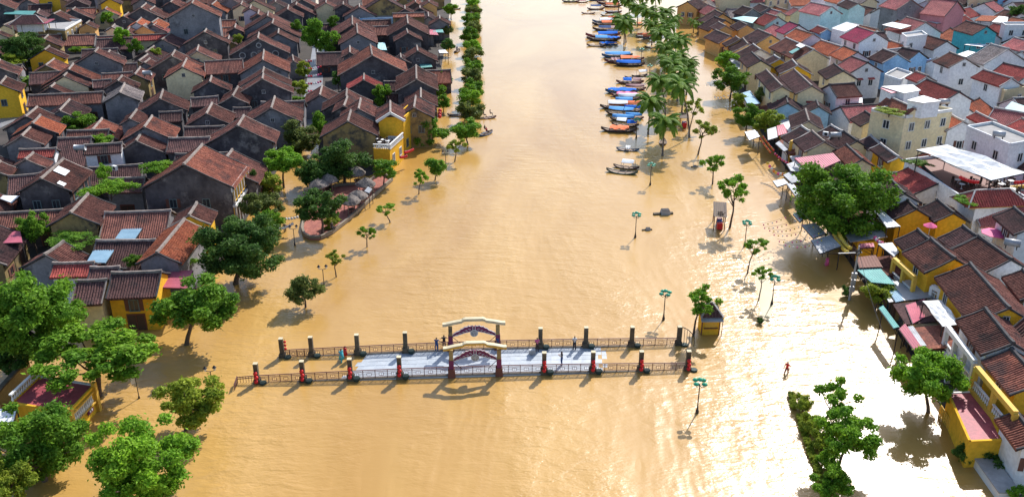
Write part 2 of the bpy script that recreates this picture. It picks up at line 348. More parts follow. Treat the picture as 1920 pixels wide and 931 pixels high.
CROPS = {'a': (0, 0), 'b': (300, 0), 'c': (590, 0), 'd': (0, 140), 'e': (300, 140), 'f': (590, 140), 'g': (0, 280), 'h': (300, 280),
         'A': (1260, 0), 'B': (1440, 0), 'C': (1620, 0), 'D': (1300, 120), 'E': (1480, 120), 'F': (1380, 240), 'G': (1620, 270), 'H': (1620, 370), 'I': (1620, 150)}
CS = {k: 6.207 for k in CROPS}
CROPS.update({'J': (1640, 440), 'K': (1740, 560), 'L': (1440, 640), 'M': (1720, 60), 'z': (0, 0)}); CS.update({'J': 5.17, 'K': 5.17, 'L': 3.2, 'M': 6.65, 'z': 1.0})
def cp(c, x, y): return (CROPS[c][0]+x/CS[c], CROPS[c][1]+y/CS[c])
HOUSES = []      # (root, centre pixel, words, own label)
WALLWORD = {'K': 'dark mildewed', 'G': 'grey', 'Y': 'yellow', 'N': 'stained ochre', 'C': 'cream', 'W': 'white', 'O': 'ochre', 'B': 'blue', 'T': 'turquoise', 'A': 'pale aqua', 'P': 'pink', 'L': 'pale lilac'}
ROOFWORD = {'b': 'brown', 'r': 'red-brown', 'd': 'dark', 'o': 'orange', 'R': 'red', 'p': 'pinkish red', 'm': 'magenta', 'g': 'grey'}
def house(A, B, E, zr, wall, roof, label=None, pitch=.55, feat=''):
    a, b = at(*A, zr), at(*B, zr)
    if a.y > b.y + 4 and abs(a.y-b.y) > abs(a.x-b.x): a, b = b, a
    d = b-a; L = max(3.0, d.length); r = d.normalized(); nrm = Vector((-r.y, r.x, 0))
    best = (1e9, 3, 1)
    for s in (1, -1):
        for i in range(12, 130):
            ww = i*.1; q = px(a + nrm*(s*ww) - Vector((0, 0, min(pitch*ww, zr-2.2))))
            e = (q[0]-E[0])**2+(q[1]-E[1])**2
            if e < best[0]: best = (e, ww, s)
    return build_house((a+b)/2, r, L, min(best[1], 9.5), best[2], zr, wall, roof, label, pitch, feat)
FOOT = []
def build_house(c, r, L, W, s, zr, wall, roof, label=None, pitch=.55, feat=''):
    p = max(.22, min(pitch, (zr-2.2)/W)); FOOT.append((c.x, c.y, r.x, r.y, L/2, W))
    rz = math.atan2(r.y, r.x) + (0 if s > 0 else math.pi)      # +y of the house is the side seen in the photo
    near = -1 if s > 0 else 1                                           # which x end is the near gable
    left = c.x < 0
    root = thing('house', None, 'house', (c.x, c.y, 0), rz)
    L += .3
    oh = .45; top = zr
    # walls with gables
    y0 = W-.1; x0 = L/2-.18; ez = top-p*y0-.13; rzg = top-.13
    mb = MB(); P = []
    for x in (-x0, x0): P += [(x, -y0, -.5), (x, y0, -.5), (x, y0, ez), (x, 0, rzg), (x, -y0, ez)]
    mb.add(P, [(4, 3, 2, 1, 0), (5, 6, 7, 8, 9), (0, 1, 6, 5), (1, 2, 7, 6), (4, 0, 5, 9)])
    mb.build('wall', wall, root)
    far = c.y > 235
    rib = .30 if not far else .45
    for k in (0, 1):
        o = link('roof_slope', roof_mesh(L, W, p, oh, roof, rib), root, (0, 0, top), (0, 0, k*math.pi))
    capm = ('capk' if 'k' in feat else random.choice(['capw', 'cap', 'capk'])) if not left else 'cap'
    m2 = MB(); m2.add([(x, y, z) for x in (-L/2-.1, -L/2+.9, L/2-.9, L/2+.1) for y, z in ((-.2, top+.02), (.2, top+.02), (.13, top+(.34 if abs(x) > L/2 else .25)), (-.13, top+(.34 if abs(x) > L/2 else .25)))],
           [(i*4+j, i*4+(j+1) % 4, i*4+4+(j+1) % 4, i*4+4+j) for i in range(3) for j in range(4)] + [(3, 2, 1, 0), (12, 13, 14, 15)])
    m2.build('ridge_cap', capm, root)
    for x in (-1, 1):
        v = MB(); S = W+oh
        for y in (-1, 1):
            lift = .10
            pts = [(x*(L/2), 0, top+.10), (x*L/2, y*S*.5, top-p*S*.5+.05), (x*L/2, y*S, top-p*S+.16)]
            v.bar(pts[0], pts[1], .16, .18); v.bar(pts[1], pts[2], .16, .18)
        v.build('verge', capm if not left else random.choice(['cap', 'capk', 'capk']), root)
    # openings: the near gable and the side that is seen
    nx = near*(x0+.0)
    if 'w' in feat or (ez > 3.4 and random.random() < .55):
        hd = 'R' if 'h' in feat else None
        for u in ((0,) if W < 3.2 else (-W*.38, W*.38)):
            window(root, (nx, u, min(ez-.4, ez*.62)), 1.1, 1.3, 2*near, 'trimw' if 'h' in feat or not left else 'shut', None if 'h' in feat else ('shutb' if random.random() < .4 else None), hd)
    if rzg-ez > 1.6 and random.random() < .4:
        window(root, (nx, 0, ez+.55), .7, .7, 2*near, 'capw')
    if ez > 2.1 and L > 5 and not far:
        n = max(1, int(L/4.2)); hh = min(2.1, ez-.35)
        for i in range(n):
            x = -L/2+(i+.5)*L/n
            if ez > 4.4: window(root, (x, y0, ez-1.2), 1.1, 1.4, 1, 'trimw' if not left else 'shut', 'shutb' if left or random.random() < .3 else None)
            if i % 2 == 0: door(root, (x, y0, .05), 1.9, hh, 1)
            else: window(root, (x, y0, 1.35), 1.1, 1.1, 1, 'timber2', 'shutb')
    cc = px(c+Vector((0, 0, top-p*W*.5)))
    HOUSES.append((root, cc, f"{WALLWORD[wall]} house with {ROOFWORD[roof]} roof", label))
    root['_w'] = W; root['_l'] = L; root['_p'] = p; root['_near'] = near
    return root
TABLE = """
a -30 30 30 -30 150 115 8 K b
a 625 165 700 130 870 280 8 K b
a 840 118 875 92 1060 235 7 K b
a 1220 110 1245 88 1370 190 6 C o|small orange roofed house beside the bamboo clump, top left
a 1270 -10 1295 -32 1400 25 8 Y d
a 1640 95 1700 45 1890 200 8 K b
a 1435 195 1495 153 1590 270 6 K b
a 1585 268 1645 213 1715 300 6 W o
a 1765 268 1840 218 1900 300 6.5 G o
a 1100 612 1142 565 1420 740 8.5 K b
a 510 460 560 415 700 520 6 K b
a 520 582 566 550 740 680 6 Y b|yellow walled house under a brown tiled roof beside the old town lane
a -60 770 0 700 180 880 7 K b
d 0 115 70 30 205 205 7 Y b|yellow walled house at the left edge beside the banana palm
a 45 295 185 235 170 350 6 K d
a -40 385 0 360 90 440 5 K b
a 800 815 852 750 1190 900 7 K r
d 740 22 792 -30 1025 160 6.5 K b
d 590 150 637 110 820 215 5.5 K b
d 1085 75 1285 60 1080 145 5 G d
d 1370 78 1420 20 1580 130 6.5 K b
d 1395 215 1450 110 1610 290 6.5 G g|house with a pale grey roof among the brown roofs
d 345 245 1195 205 325 360 5.5 G b|long low house with a brown roof facing the river, behind the walled garden
a 1570 870 1632 790 1740 905 6 K b
a 1680 735 1742 690 1785 765 5 G b
a 1430 752 1582 742 1425 832 5 K d
a 1195 865 1535 845 1200 925 5.5 K b
d 300 490 430 385 600 590 6 K b
d 380 572 470 480 690 600 6.5 K o|orange-red roofed house in front of the walled garden
d 255 717 380 590 490 790 6 G b
g 240 10 645 -5 235 92 5 W R
g 300 120 385 50 520 180 5.5 G b
g -100 230 0 150 60 330 5.5 K b
g 115 322 470 290 10 505 5 K d
g 480 345 735 120 810 460 7 K b|dark walled house with white panels on its brown roof
g 1285 345 1680 335 1190 470 5.5 K d
g 825 740 1020 530 1120 870 6.5 N b|small ochre gabled house with brown roof below the green creeper
g -60 752 760 705 -60 910 4.5 K b
d 690 747 1055 730 790 905 5.5 K d
d 795 660 1260 645 830 735 5 K b
d 995 827 1410 800 990 915 6 W d
d 1510 520 1590 415 1625 575 5.5 K b
e 0 290 35 185 300 415 7 K b
d 1680 615 1770 490 1992 745 7 K r
d 1585 775 1660 660 1942 890 6 K b
e 580 90 600 25 820 150 6 K b
e 365 280 670 258 330 372 5 K d
e 845 255 905 150 1000 350 6 K b
e 1190 55 1203 0 1530 195 8 K b
b 1195 855 1210 793 1530 935 7.8 K b
e 540 460 605 340 800 560 6.5 K b
e 1295 395 1335 265 1620 535 7.5 G b
e 905 600 975 485 1320 770 8 K b|large dark gabled house with one pale shuttered window, left of the flooded street
e 875 395 1035 390 850 490 4.5 K d
e 0 445 250 430 0 545 5 K d
e 300 620 740 605 320 725 5.5 K d
e 115 747 570 735 150 900 5.5 K d
h 280 180 490 -44 835 420 9.5 K r|big two-storey house with a carved pale front facing the flooded street
h 700 190 838 15 1100 430 7 K b
h 340 770 425 635 560 850 6 Y b
z 295 474 345 413 255 480 6.5 G o|house with the bright orange tiled roof left of the big dark tree
z 85 478 118 455 150 487 5 G b
z 103 495 174 493 100 516 5 W R
z 176 503 219 502 174 525 5 W d
z 213 513 300 510 202 555 6 Y d|low house with a weathered tile roof facing the camera, behind the feathery tree
z 151 528 193 526 139 566 5.5 C d
b 370 45 398 -4 690 185 13 G r|tall grey blank-gabled house towering over the old town
b 120 30 180 -20 235 85 8 K b
b 515 378 540 345 800 470 8 K b
b 430 600 450 535 690 700 6.5 C b
b 600 60 655 15 780 105 7 G o
b 1045 105 1062 68 1140 132 8 L b
b 1140 172 1152 125 1235 200 7 K b
b 1250 195 1262 143 1560 310 8.5 K b
b 1305 282 1322 230 1630 410 8 K b
b 1375 397 1382 345 1610 480 7 K b
b 1140 452 1152 388 1510 575 8.5 K b|house whose dark gable carries round and arched stucco medallions
b 1195 705 1210 590 1510 800 8 K r
b 1485 117 1497 68 1660 190 8 K b
b 1580 65 1592 33 1810 180 8 K b
b 1090 10 1102 -22 1350 60 8 K b
b 135 657 175 593 500 730 7 K b
b 260 787 310 690 500 860 7.5 K r
b 525 720 955 695 515 860 7 K b
b 870 332 882 287 960 370 6 K b
b 800 -20 822 -52 970 85 8 K d
b 1650 0 1662 -32 1862 110 8 K b
c 440 297 437 195 715 385 8 K b
c 500 397 490 285 720 510 8 K b
c 1087 285 1075 185 1335 385 8.5 K b
c 1087 395 1072 345 1240 475 7.5 K b
c 670 650 650 530 1080 830 10 K r|wide brown-roofed merchant house with a broad dark gable near the river
c 410 620 410 545 520 605 7 K b
c 1200 602 1190 540 1420 710 7 K b
c 1005 682 1000 635 1110 730 6 K d
f 1185 60 1180 -99 1420 180 8.5 K b
c 520 92 520 55 720 170 8 K b
c 800 -20 800 -52 1200 60 10 K d
c 1050 112 1050 75 1150 140 7 K b
c 1225 102 1225 75 1380 160 6 K b
c 1455 227 1455 190 1575 285 6 G b
c 910 162 1270 150 915 192 7 K r
f 570 70 575 0 770 160 7 K R
f 368 262 375 175 700 300 7 K b
f 340 372 380 265 520 330 7 K b
f 510 405 535 290 735 500 8 K b
f 385 550 420 425 710 690 8 N b|ochre stained gabled house behind the thatched cafe umbrellas
f 1235 277 1235 170 1420 350 7 K b
f 1155 387 1175 260 1370 490 7.5 K b
f 815 87 1010 80 815 180 5 K d
f 840 230 1005 222 830 310 4.5 K d
a 1300 322 1335 290 1395 335 6 C g
a 1665 305 1700 285 1810 345 6 O g
a 1480 370 1510 320 1590 395 5 K b
a 1000 280 1040 250 1100 330 6 O b
b -120 120 -60 80 40 210 7 K b
b 940 60 960 20 1050 110 8 K b
b -80 300 -40 270 60 385 6 G p
c 330 60 335 30 440 110 8 K b
c 130 40 135 0 260 100 8 K b
c 1330 30 1330 -10 1430 70 7 O b
A 590 165 505 125 380 240 6 O d
A 620 242 500 200 420 335 6 O d
A 625 305 545 262 540 365 6.5 O d
A 875 295 790 250 785 365 6.5 O d
A 680 425 510 355 545 490 5.5 O d
A 790 462 745 430 650 545 6 O d
A 885 520 825 450 715 610 6 O d
A 1155 410 1000 345 985 510 7.5 O d|ochre gabled house with a dark roof and one small brown window, right bank
A 1650 580 1330 445 1460 700 7.5 C b|long brown-roofed house with a glazed green skylight
A 1030 580 945 520 800 700 6.5 W d
A 1035 710 930 615 900 780 7 C d
A 1255 690 1190 650 1160 770 6.5 Y d
A 1460 768 1400 700 1270 850 6.5 Y d
A 180 25 300 -15 75 110 7 O d|ochre house with hipped dark roof at the far end of the right bank
A 1235 202 1100 160 1080 285 7 A R
A 1265 142 1150 110 1200 190 7 C p
A 1480 112 1420 95 1390 190 7 C p
A 940 107 825 75 840 190 7.5 G d
A 1130 92 1020 50 1020 165 7.5 G d
A 520 100 430 60 390 150 6 C p
D 1035 265 850 75 930 330 8 C d wh
D 1380 260 1175 70 1215 340 8 C d wh
D 1745 87 1640 5 1575 175 8.5 C d wh
E 470 245 745 228 530 390 8 W b
D 1100 460 1080 380 900 545 6 B d
D 1460 500 1435 435 1590 570 6 B d
D 1345 670 1305 535 1500 760 6.5 C d
D 1350 790 1260 730 1130 900 6 W d
F 1030 165 890 45 830 280 6.5 C d
F 1410 155 1260 45 1190 240 6 C d
E 610 787 490 720 480 880 6 W d
E 1005 632 885 560 865 735 7 C d|cream gabled house with one pale blue shuttered window beside the tall cream block
F 1470 370 1290 205 1340 460 6 C r
G 400 155 195 5 320 220 6.5 Y d
F 1680 192 1570 95 1560 245 6 W d
G 470 577 315 420 275 680 7 W d
G 610 760 485 640 375 885 6 Y d|low house with a bright yellow triangular pediment below the white-tarped restaurant
G 1040 805 865 660 860 920 6 Y d|small yellow-gabled house squeezed between pediment house and white restaurant wall
H 740 485 645 400 500 610 7 Y d k
H 1300 450 1165 350 1045 600 7 Y d k
H 1050 712 785 495 730 840 7.5 Y b k|yellow house with an open columned upper veranda behind the green awning
H 1710 722 1345 465 1420 850 7.5 W b k
J 1300 712 928 290 945 788 7.5 Y b k|house with the largest striped tile roof, a pale balustrade along its eaves
K 820 432 560 110 570 550 7.5 W b k|white house with tall open bays and a balustraded gallery, lower right
L 1640 245 1465 55 1490 335 7 Y r k|yellow arcaded house above the red tiled terrace
L 1620 600 1490 430 1540 640 5 W r k|small house with a red-brown porch roof at the lower right edge
J 1620 562 1440 350 1450 620 7 W b k
J 1750 930 1480 800 1520 1000 7 W b k
H 2000 330 1750 130 1690 190 8 W d k
I 1108 142 740 0 920 245 10 W R|white gabled house with a narrow blue door under a long red roof
I 1160 487 1020 415 985 622 8 W o
I 1530 487 1310 380 1440 532 8 W R
I 2100 430 1530 330 1900 560 8 W p
I 2050 560 1845 455 1860 780 9 W R
C 1180 682 1000 615 1010 805 10 W b w|tall white gabled house with dark framed windows, right bank
C 1680 572 1480 520 1390 735 11 W g w|white house with a grey striped roof behind the tall white gabled house
M 1180 582 830 475 1045 680 9 W R w
M 1450 480 1080 395 1240 600 9 W R
C 390 632 225 575 235 745 8 B d|left of the two small blue gables under dark roofs
C 640 602 450 560 510 710 8 B d|right of the two small blue gables under dark roofs
C 1430 312 1190 250 1280 400 9.5 T b w|turquoise walled house with a brown roof
C 720 264 500 205 490 400 9 W p
C 1085 17 800 -15 900 150 11 P p|pink house with a dormer on its pinkish red roof
C 550 0 350 -40 380 95 11 G p
B 745 82 500 30 595 155 11 A p|pale aqua house with a broad pinkish red roof
B 1050 47 920 0 960 130 10 A d
B 1250 382 1040 315 1070 515 9.5 W m|white house with a magenta roof and a blue fascia
B 530 402 330 340 405 485 8 L o
B 360 297 255 260 215 415 8 W m
B 690 342 580 305 640 430 7.5 B R
B 1045 612 890 545 880 690 7.5 L o
B 1160 732 980 665 965 845 8 W p wh|white gabled house with red window hoods and a striped pink-red roof
E 1610 142 1480 95 1500 200 7 W R
"""
for line in TABLE.strip().splitlines():
    body, _, lab = line.partition('|'); q = body.split(); c = q[0]; v = [float(x) for x in q[1:8]]
    if q[8] == 'K' and not lab: q[8] = random.choice('KKKKKKGGNC')
    house(cp(c, v[0], v[1]), cp(c, v[2], v[3]), cp(c, v[4], v[5]), v[6], q[8], q[9], lab or None, feat=q[10] if len(q) > 10 else '')
ORDS = ['first', 'second', 'third', 'fourth', 'fifth', 'sixth', 'seventh', 'eighth', 'ninth', 'tenth', 'eleventh', 'twelfth', 'thirteenth', 'fourteenth', 'fifteenth']
house(cp('a', 1135, 432), cp('a', 1990, 397), cp('a', 1135, 487), 4.5, 'C', 'R', 'long low building with a red roof below the bamboo clump')
# ---------------------------------------------------------------- flat-roofed blocks
def block(label, P0, P1, P2, h, wall, name='flat_roofed_building', win=None, roof='conc', storeys=2, par=.5, cat='building', balc=None, frame='trimw'):
    """a storeyed block; P0 the corner nearest the camera, P1 and P2 its neighbours (pixels of the wall tops at height h)"""
    o, a, b = at(*P0, h), at(*P1, h), at(*P2, h)
    root = thing(name, label, cat, (o.x, o.y, 0))
    q = [Vector((0, 0, 0)), a-o, a+b-2*o, b-o]
    for v in q: v.z = 0
    area = sum(q[i].x*q[(i+1) % 4].y-q[(i+1) % 4].x*q[i].y for i in range(4))
    ring = q if area > 0 else q[::-1]
    MB().prism(ring, -.5, h-.25).build('wall', wall, root)
    MB().prism([v*.985+(q[2]*.0075) for v in ring], h-.25, h-.2).build('roof_deck', roof, root)
    for i in range(4):
        p0, p1 = ring[i], ring[(i+1) % 4]; d = (p1-p0).normalized()*.12
        MB().bar(p0+d+Vector((0, 0, h-.25+par/2)), p1+Vector((0, 0, h-.25+par/2))-d, .22, par).build('parapet', wall if random.random() < .6 else 'trimw', root)
    # window rows on the two walls that face the camera
    for side, e in ((0, q[1]), (1, q[3])):
        ln = e.length
        if ln < 3: continue
        d = e.normalized(); out = Vector((d.y, -d.x, 0))
        if out.dot(q[2]) > 0: out = -out
        n = max(1, int(ln/3.4))
        for s in range(storeys):
            zc = (h-.4)*(s+.55)/storeys
            for i in range(n):
                if win == 0 or random.random() < .25: continue
                c = d*(ln*(i+.5)/n)+Vector((0, 0, zc))
                f = MB(); W, H_ = .6, .7; up = Vector((0, 0, 1))
                for u0, u1, v0, v1 in ((-W, -W+.1, -H_, H_), (W-.1, W, -H_, H_), (-W+.1, W-.1, H_-.1, H_), (-W-.08, W+.08, -H_-.1, -H_), (-.04, .04, -H_, H_-.1)):
                    P = [c+d*u+up*v+out*k for k in (-.02, .09) for u, v in ((u0, v0), (u1, v0), (u1, v1), (u0, v1))]
                    f.add(P, [(3, 2, 1, 0), (4, 5, 6, 7), (0, 1, 5, 4), (1, 2, 6, 5), (2, 3, 7, 6), (3, 0, 4, 7)])
                wo = f.build('window', frame, root)
                g = MB(); P = [c+d*u+up*v+out*k for k in (-.02, .03) for u, v in ((-W+.1, -H_), (W-.1, -H_), (W-.1, H_-.1), (-W+.1, H_-.1))]
                g.add(P, [(3, 2, 1, 0), (4, 5, 6, 7), (0, 1, 5, 4), (1, 2, 6, 5), (2, 3, 7, 6), (3, 0, 4, 7)]).build('pane', 'glass', wo)
    root['_q'] = [tuple(v) for v in q]
    return root
def C2(c, *v): return [cp(c, v[i], v[i+1]) for i in range(0, len(v), 2)]
blk_cream = block('tall stained cream flat-roofed block with a roof garden, right bank', *C2('I', 480, 430, 85, 345, 1030, 350), 10, 'C', storeys=3, name='flat_roofed_block')
blk_rest = block('long white-walled restaurant building with a roof terrace', *C2('G', 1300, 730, 480, 190, 1900, 640), 6.5, 'W', storeys=1, name='restaurant_building', roof='timber2', frame='iron')
block('white block with a row of dark windows at the right edge', *C2('I', 1700, 755, 1200, 545, 2000, 700), 9, 'W', storeys=2)
block('broad plain cream wall of a large building behind the right bank roofs', *C2('A', 560, -60, 500, -100, 1090, -110), 9, 'C', win=0)
block('cream building with dark openings left of the pale aqua house', *C2('A', 1110, -30, 1090, -60, 1375, -70), 8, 'C')
block('tall cream block in the upper right corner', *C2('C', 1250, -110, 1225, -150, 1560, -150), 10, 'C', storeys=3)
block('dark glazed block at the upper right corner beside a tree', *C2('C', 1580, -90, 1570, -130, 2020, -130), 9, 'B', storeys=3)
block('white balconied house at the right edge near the top', *C2('C', 1650, 300, 1600, 265, 1960, 300), 7, 'W', storeys=2)
block('white flat-roofed box between the pink and magenta roofs', *C2('B', 890, 362, 745, 325, 1060, 287), 8, 'W', roof='sheetw', win=0, par=.15)
block('low beige flat-roofed building beside the red window hoods', *C2('E', 1290, 190, 1110, 130, 1430, 110), 5.5, 'W', roof='conc', storeys=1)
block('long blue fascia building under the twin gables', *C2('C', 240, 772, 70, 700, 780, 700), 5.2, 'B', storeys=1)
block('white building with a green band left of the turquoise house', *C2('C', 500, 440, 440, 395, 735, 410), 8, 'W', storeys=2)
block('small cream building below the red roofs at the right edge', *C2('M', 1090, 740, 1060, 712, 1360, 690), 7, 'C', storeys=2)
block('yellow building with blue shuttered windows at the top left', *C2('a', 452, -15, 440, -40, 690, -25), 7, 'Y', storeys=2, frame='hull_blue')
blk_corner = block('old yellow corner building with a roof pavilion and red awning', *C2('a', 752, 347, 210, 322, 945, 237), 6, 'N', storeys=2, name='corner_building')
block('low blue walled courtyard building among brown roofs', *C2('c', 525, 225, 500, 180, 1270, 205), 5, 'B', storeys=1, win=0)
block('grey concrete stair tower near the bamboo clump', *C2('a', 1120, -20, 1095, -30, 1200, -25), 7.5, 'G', storeys=2)
# the yellow riverside house: gabled main house, river front and roof terrace
yh = house(cp('f', 880, 450), cp('f', 880, 320), cp('f', 1030, 518), 8, 'Y', 'b', 'bright yellow gabled riverside house with a small arched window')
tr = MB(); n_ = yh['_near']; W_, L_, p_ = yh['_w'], yh['_l'], yh['_p']
for s in (-1, 1): tr.bar((n_*(L_/2+.12), 0, 8.15), (n_*(L_/2+.12), s*(W_+.3), 8.0-p_*(W_+.3)), .3, .4)
tr.build('gable_coping', 'trimw', yh)
ar = MB(); x_ = n_*(L_/2-.12)
ar.add([(x_, 0, 8-p_*W_+.5)]+[(x_, .75*math.cos(i*math.pi/10), 8-p_*W_+.5+.75*math.sin(i*math.pi/10)) for i in range(11)]+[(x_+n_*-.1, 0, 8-p_*W_+.5)], [(0, i+1, i+2) for i in range(10)]); ar.build('arched_window', 'timber', yh)
block('yellow river front with tall windows beside the gabled yellow house', *C2('f', 1028, 512, 965, 470, 1168, 392), 6.6, 'Y', storeys=2, name='river_frontage', frame='shut', cat='house')
ter = block('yellow terrace wing with cafe seating on its flat roof', *C2('f', 872, 858, 682, 850, 1028, 715), 4.2, 'Y', storeys=1, name='terrace_wing', par=.15, cat='house')
q = [Vector(v) for v in ter['_q']]
for e0, e1 in ((q[0], q[1]), (q[0], q[3])):
    n = int((e1-e0).length/.32)
    mb = MB()
    for i in range(n): mb.lathe(tuple(e0.lerp(e1, (i+.5)/n)+Vector((0, 0, 4.1))), [(.09, 0), (.12, .2), (.06, .4), (.09, .65)], 6)
    mb.bar(e0+Vector((0, 0, 4.82)), e1+Vector((0, 0, 4.82)), .24, .14); o = mb.build('balustrade', 'trimw', ter); o['kind'] = 'stuff'
tb0 = None
def table_set(loc, lab, top='trimw', grp=None):
    t = thing('cafe_table', lab, 'table', loc, random.random(), grp)
    MB().lathe((0, 0, 0), [(.2, 0), (.05, .06), (.05, .68), (.42, .70), (.42, .74)], 10).build('table_top', top, t)
    for k in range(4):
        a = k*math.pi/2
        c = MB(); x, y = .75*math.cos(a), .75*math.sin(a); c.box((x, y, .43), (.4, .4, .06), a)
        for i in (-1, 1):
            for j in (-1, 1): c.bar((x+.16*i, y+.16*j, 0), (x+.16*i, y+.16*j, .42), .05)
        c.box((x*1.25, y*1.25, .68), (.06, .4, .5), a); c.build('chair', 'timber', t)
    return t
for i, (x, y) in enumerate(((720, 790), (800, 800), (760, 830), (850, 815))):
    table_set(at(*cp('f', x, y), 4.0), 'small white cafe table with dark chairs on the yellow house terrace', grp='cafe tables on the yellow house terrace')
for i, (x, y) in enumerate(((1080, 470), (1210, 480), (1290, 470), (1130, 520), (1500, 470), (1580, 520), (1700, 480), (1720, 570))):
    table_set(at(*cp('G', x, y), 6.3), 'round white table with dark chairs on the restaurant roof terrace', grp='tables on the restaurant roof terrace')
# ---------------------------------------------------------------- sheets, awnings, canopies
def canopy(label, c, pts, z, m, name='awning', posts=True, corr=True, cat='awning', thick=.06, dz=(0, 0, 0, 0)):
    P = [at(*cp(c, pts[2*i], pts[2*i+1]), z+dz[i]) for i in range(4)]
    ctr = sum(P, Vector())/4; root = thing(name, label, cat, (ctr.x, ctr.y, 0))
    P = [p-Vector((ctr.x, ctr.y, 0)) for p in P]
    n = max(3, int((P[1]-P[0]).length/.35)); nn = 4 if corr else 6; mb = MB(); vs = []; fs = []
    cols = n*2 if corr else 8
    for j in range(nn+1):
        for i in range(cols+1):
            a = P[0].lerp(P[1], i/cols); b = P[3].lerp(P[2], i/cols); v = a.lerp(b, j/nn)
            v.z += (.05*(i % 2) if corr else (.32 if z > 8 else .16)*math.sin(i*2.1+j*1.3)*math.sin(math.pi*j/nn)); vs.append(v)
    k = cols+1
    fs = [(j*k+i, j*k+i+1, (j+1)*k+i+1, (j+1)*k+i) for j in range(nn) for i in range(cols)]
    m2 = len(vs); vs2 = vs+[v-Vector((0, 0, thick)) for v in vs]
    fs += [tuple(m2+i for i in reversed(f)) for f in fs]
    mb.add(vs2, fs).build('cover', m, root)
    fr = MB()
    for i in range(4): fr.bar(P[i]-Vector((0, 0, thick+.05)), P[(i+1) % 4]-Vector((0, 0, thick+.05)), .08, .1)
    fr.build('frame', 'iron', root)
    if posts:
        order = sorted(P, key=lambda p: p.x); inner = order[2:] if ctr.x > 25 and ctr.y < 200 and z < 4 else P
        for p in inner: MB().bar((p.x*.96, p.y*.96, -.5), (p.x*.96, p.y*.96, p.z-.1), .1).build('post', 'iron', root)
        if len(inner) == 2:
            for p, e in zip(sorted(inner, key=lambda p: p.y), sorted(order[:2], key=lambda p: p.y)): MB().bar((p.x*.96, p.y*.96, p.z-1.2), (e.x*.9, e.y*.9, e.z-.12), .06).build('strut', 'iron', root)
    return root
canopy('huge torn white tarpaulin stretched over the restaurant roof terrace', 'G', (610, 65, 970, 5, 1900, 330, 1480, 420), 9.3, 'tar_white', 'tarpaulin_canopy', corr=False, cat='canopy')
canopy('pink metal sheet roof beside the huge spreading tree', 'F', (680, 350, 1130, 290, 1215, 380, 870, 530), 5.2, 'zincr', 'sheet_canopy', cat='canopy', dz=(-.4, .4, .4, -.4))
canopy('pale square awning over the flooded street with red lanterns beside it', 'F', (100, 45, 220, 20, 280, 95, 155, 140), 3.4, 'sheetw', corr=False)
canopy('grey metal awning left of the pink sheet roof', 'F', (590, 420, 680, 390, 760, 510, 640, 500), 3.6, 'zinc')
canopy('narrow grey awning in front of the balcony house', 'F', (460, 180, 505, 150, 605, 250, 560, 272), 3.6, 'zinc')
canopy('dark grey awning under the left edge of the huge tree', 'F', (550, 545, 640, 505, 745, 620, 650, 640), 3.2, 'zinc')
canopy('small pale awning jutting over the flooded street', 'F', (430, 615, 560, 590, 610, 640, 480, 685), 2.9, 'sheetw')
canopy('long grey awning left of the huge tree trunk', 'F', (590, 650, 660, 640, 790, 790, 710, 810), 3.0, 'zinc')
canopy('bright white sheet roof right of the huge tree', 'H', (150, 185, 215, 152, 425, 335, 270, 350), 5, 'sheetw', 'sheet_canopy', cat='canopy')
canopy('large zinc awning over the street by the utility pole', 'z', (1521, 450, 1558, 441, 1577, 461, 1538, 475), 3.4, 'zinc')
canopy('zinc awning partly under the huge tree above the street', 'z', (1503, 421, 1530, 418, 1549, 437, 1525, 446), 3.4, 'zinc')
canopy('white awning tucked under the huge tree', 'z', (1487, 401, 1508, 391, 1522, 394, 1500, 416), 3.3, 'sheetw')
canopy('green corrugated awning in front of the columned veranda', 'z', (1608, 506, 1645, 496, 1678, 533, 1634, 529), 3.4, 'sheetg')
canopy('white striped awning left of the columned veranda', 'H', (165, 538, 330, 525, 410, 632, 350, 687), 4.6, 'sheetw')
canopy('large cream canopy over the courtyard in front of the striped roof house', 'J', (465, 640, 645, 630, 835, 862, 660, 885), 4.6, 'sheetw', 'canopy', corr=False, cat='canopy')
canopy('red carpet-like awning beside the white canopy', 'z', (1686, 616, 1697, 606, 1732, 652, 1714, 655), 3.0, 'zincr')
canopy('green edged awning hung with red bunting above the street', 'z', (1648, 577, 1656, 572, 1686, 612, 1676, 615), 3.1, 'sheetg')
canopy('dark red sheet roof over the courtyard behind the green awning', 'z', (1698, 572, 1734, 560, 1738, 592, 1712, 606), 3.2, 'zincr')
canopy('teal sheet roof in front of the columned veranda', 'z', (1655, 528, 1662, 512, 1708, 560, 1680, 566), 2.8, 'sheetb')
canopy('pale grey panel roof beside the red awning', 'z', (1702, 612, 1712, 610, 1738, 648, 1724, 648), 3.0, 'zinc')
canopy('dark timber shed roof between utility pole and veranda house', 'z', (1606, 482, 1642, 478, 1655, 500, 1612, 502), 3.6, 'timber2', 'shed_canopy', cat='canopy')
canopy('red painted fascia roof under the yellow lantern tree', 'H', (-60, 540, 110, 530, 120, 575, -50, 590), 3.6, 'zincr', 'shed_canopy', cat='canopy')
canopy('pink sheet awning left of the blue gables', 'E', (610, 465, 850, 455, 950, 575, 665, 600), 4.6, 'zincr', 'sheet_canopy', cat='canopy')
canopy('pale sheet roof above the pink sheet awning', 'E', (550, 405, 850, 395, 850, 452, 600, 460), 4.9, 'sheetw', 'sheet_canopy', cat='canopy')
canopy('pink awning over the street below the leafy trees', 'D', (970, 720, 1050, 700, 1110, 800, 985, 835), 3.6, 'zincr')
canopy('white grid awning beside the pink street awning', 'D', (860, 760, 960, 730, 985, 850, 870, 885), 3.4, 'sheetw')
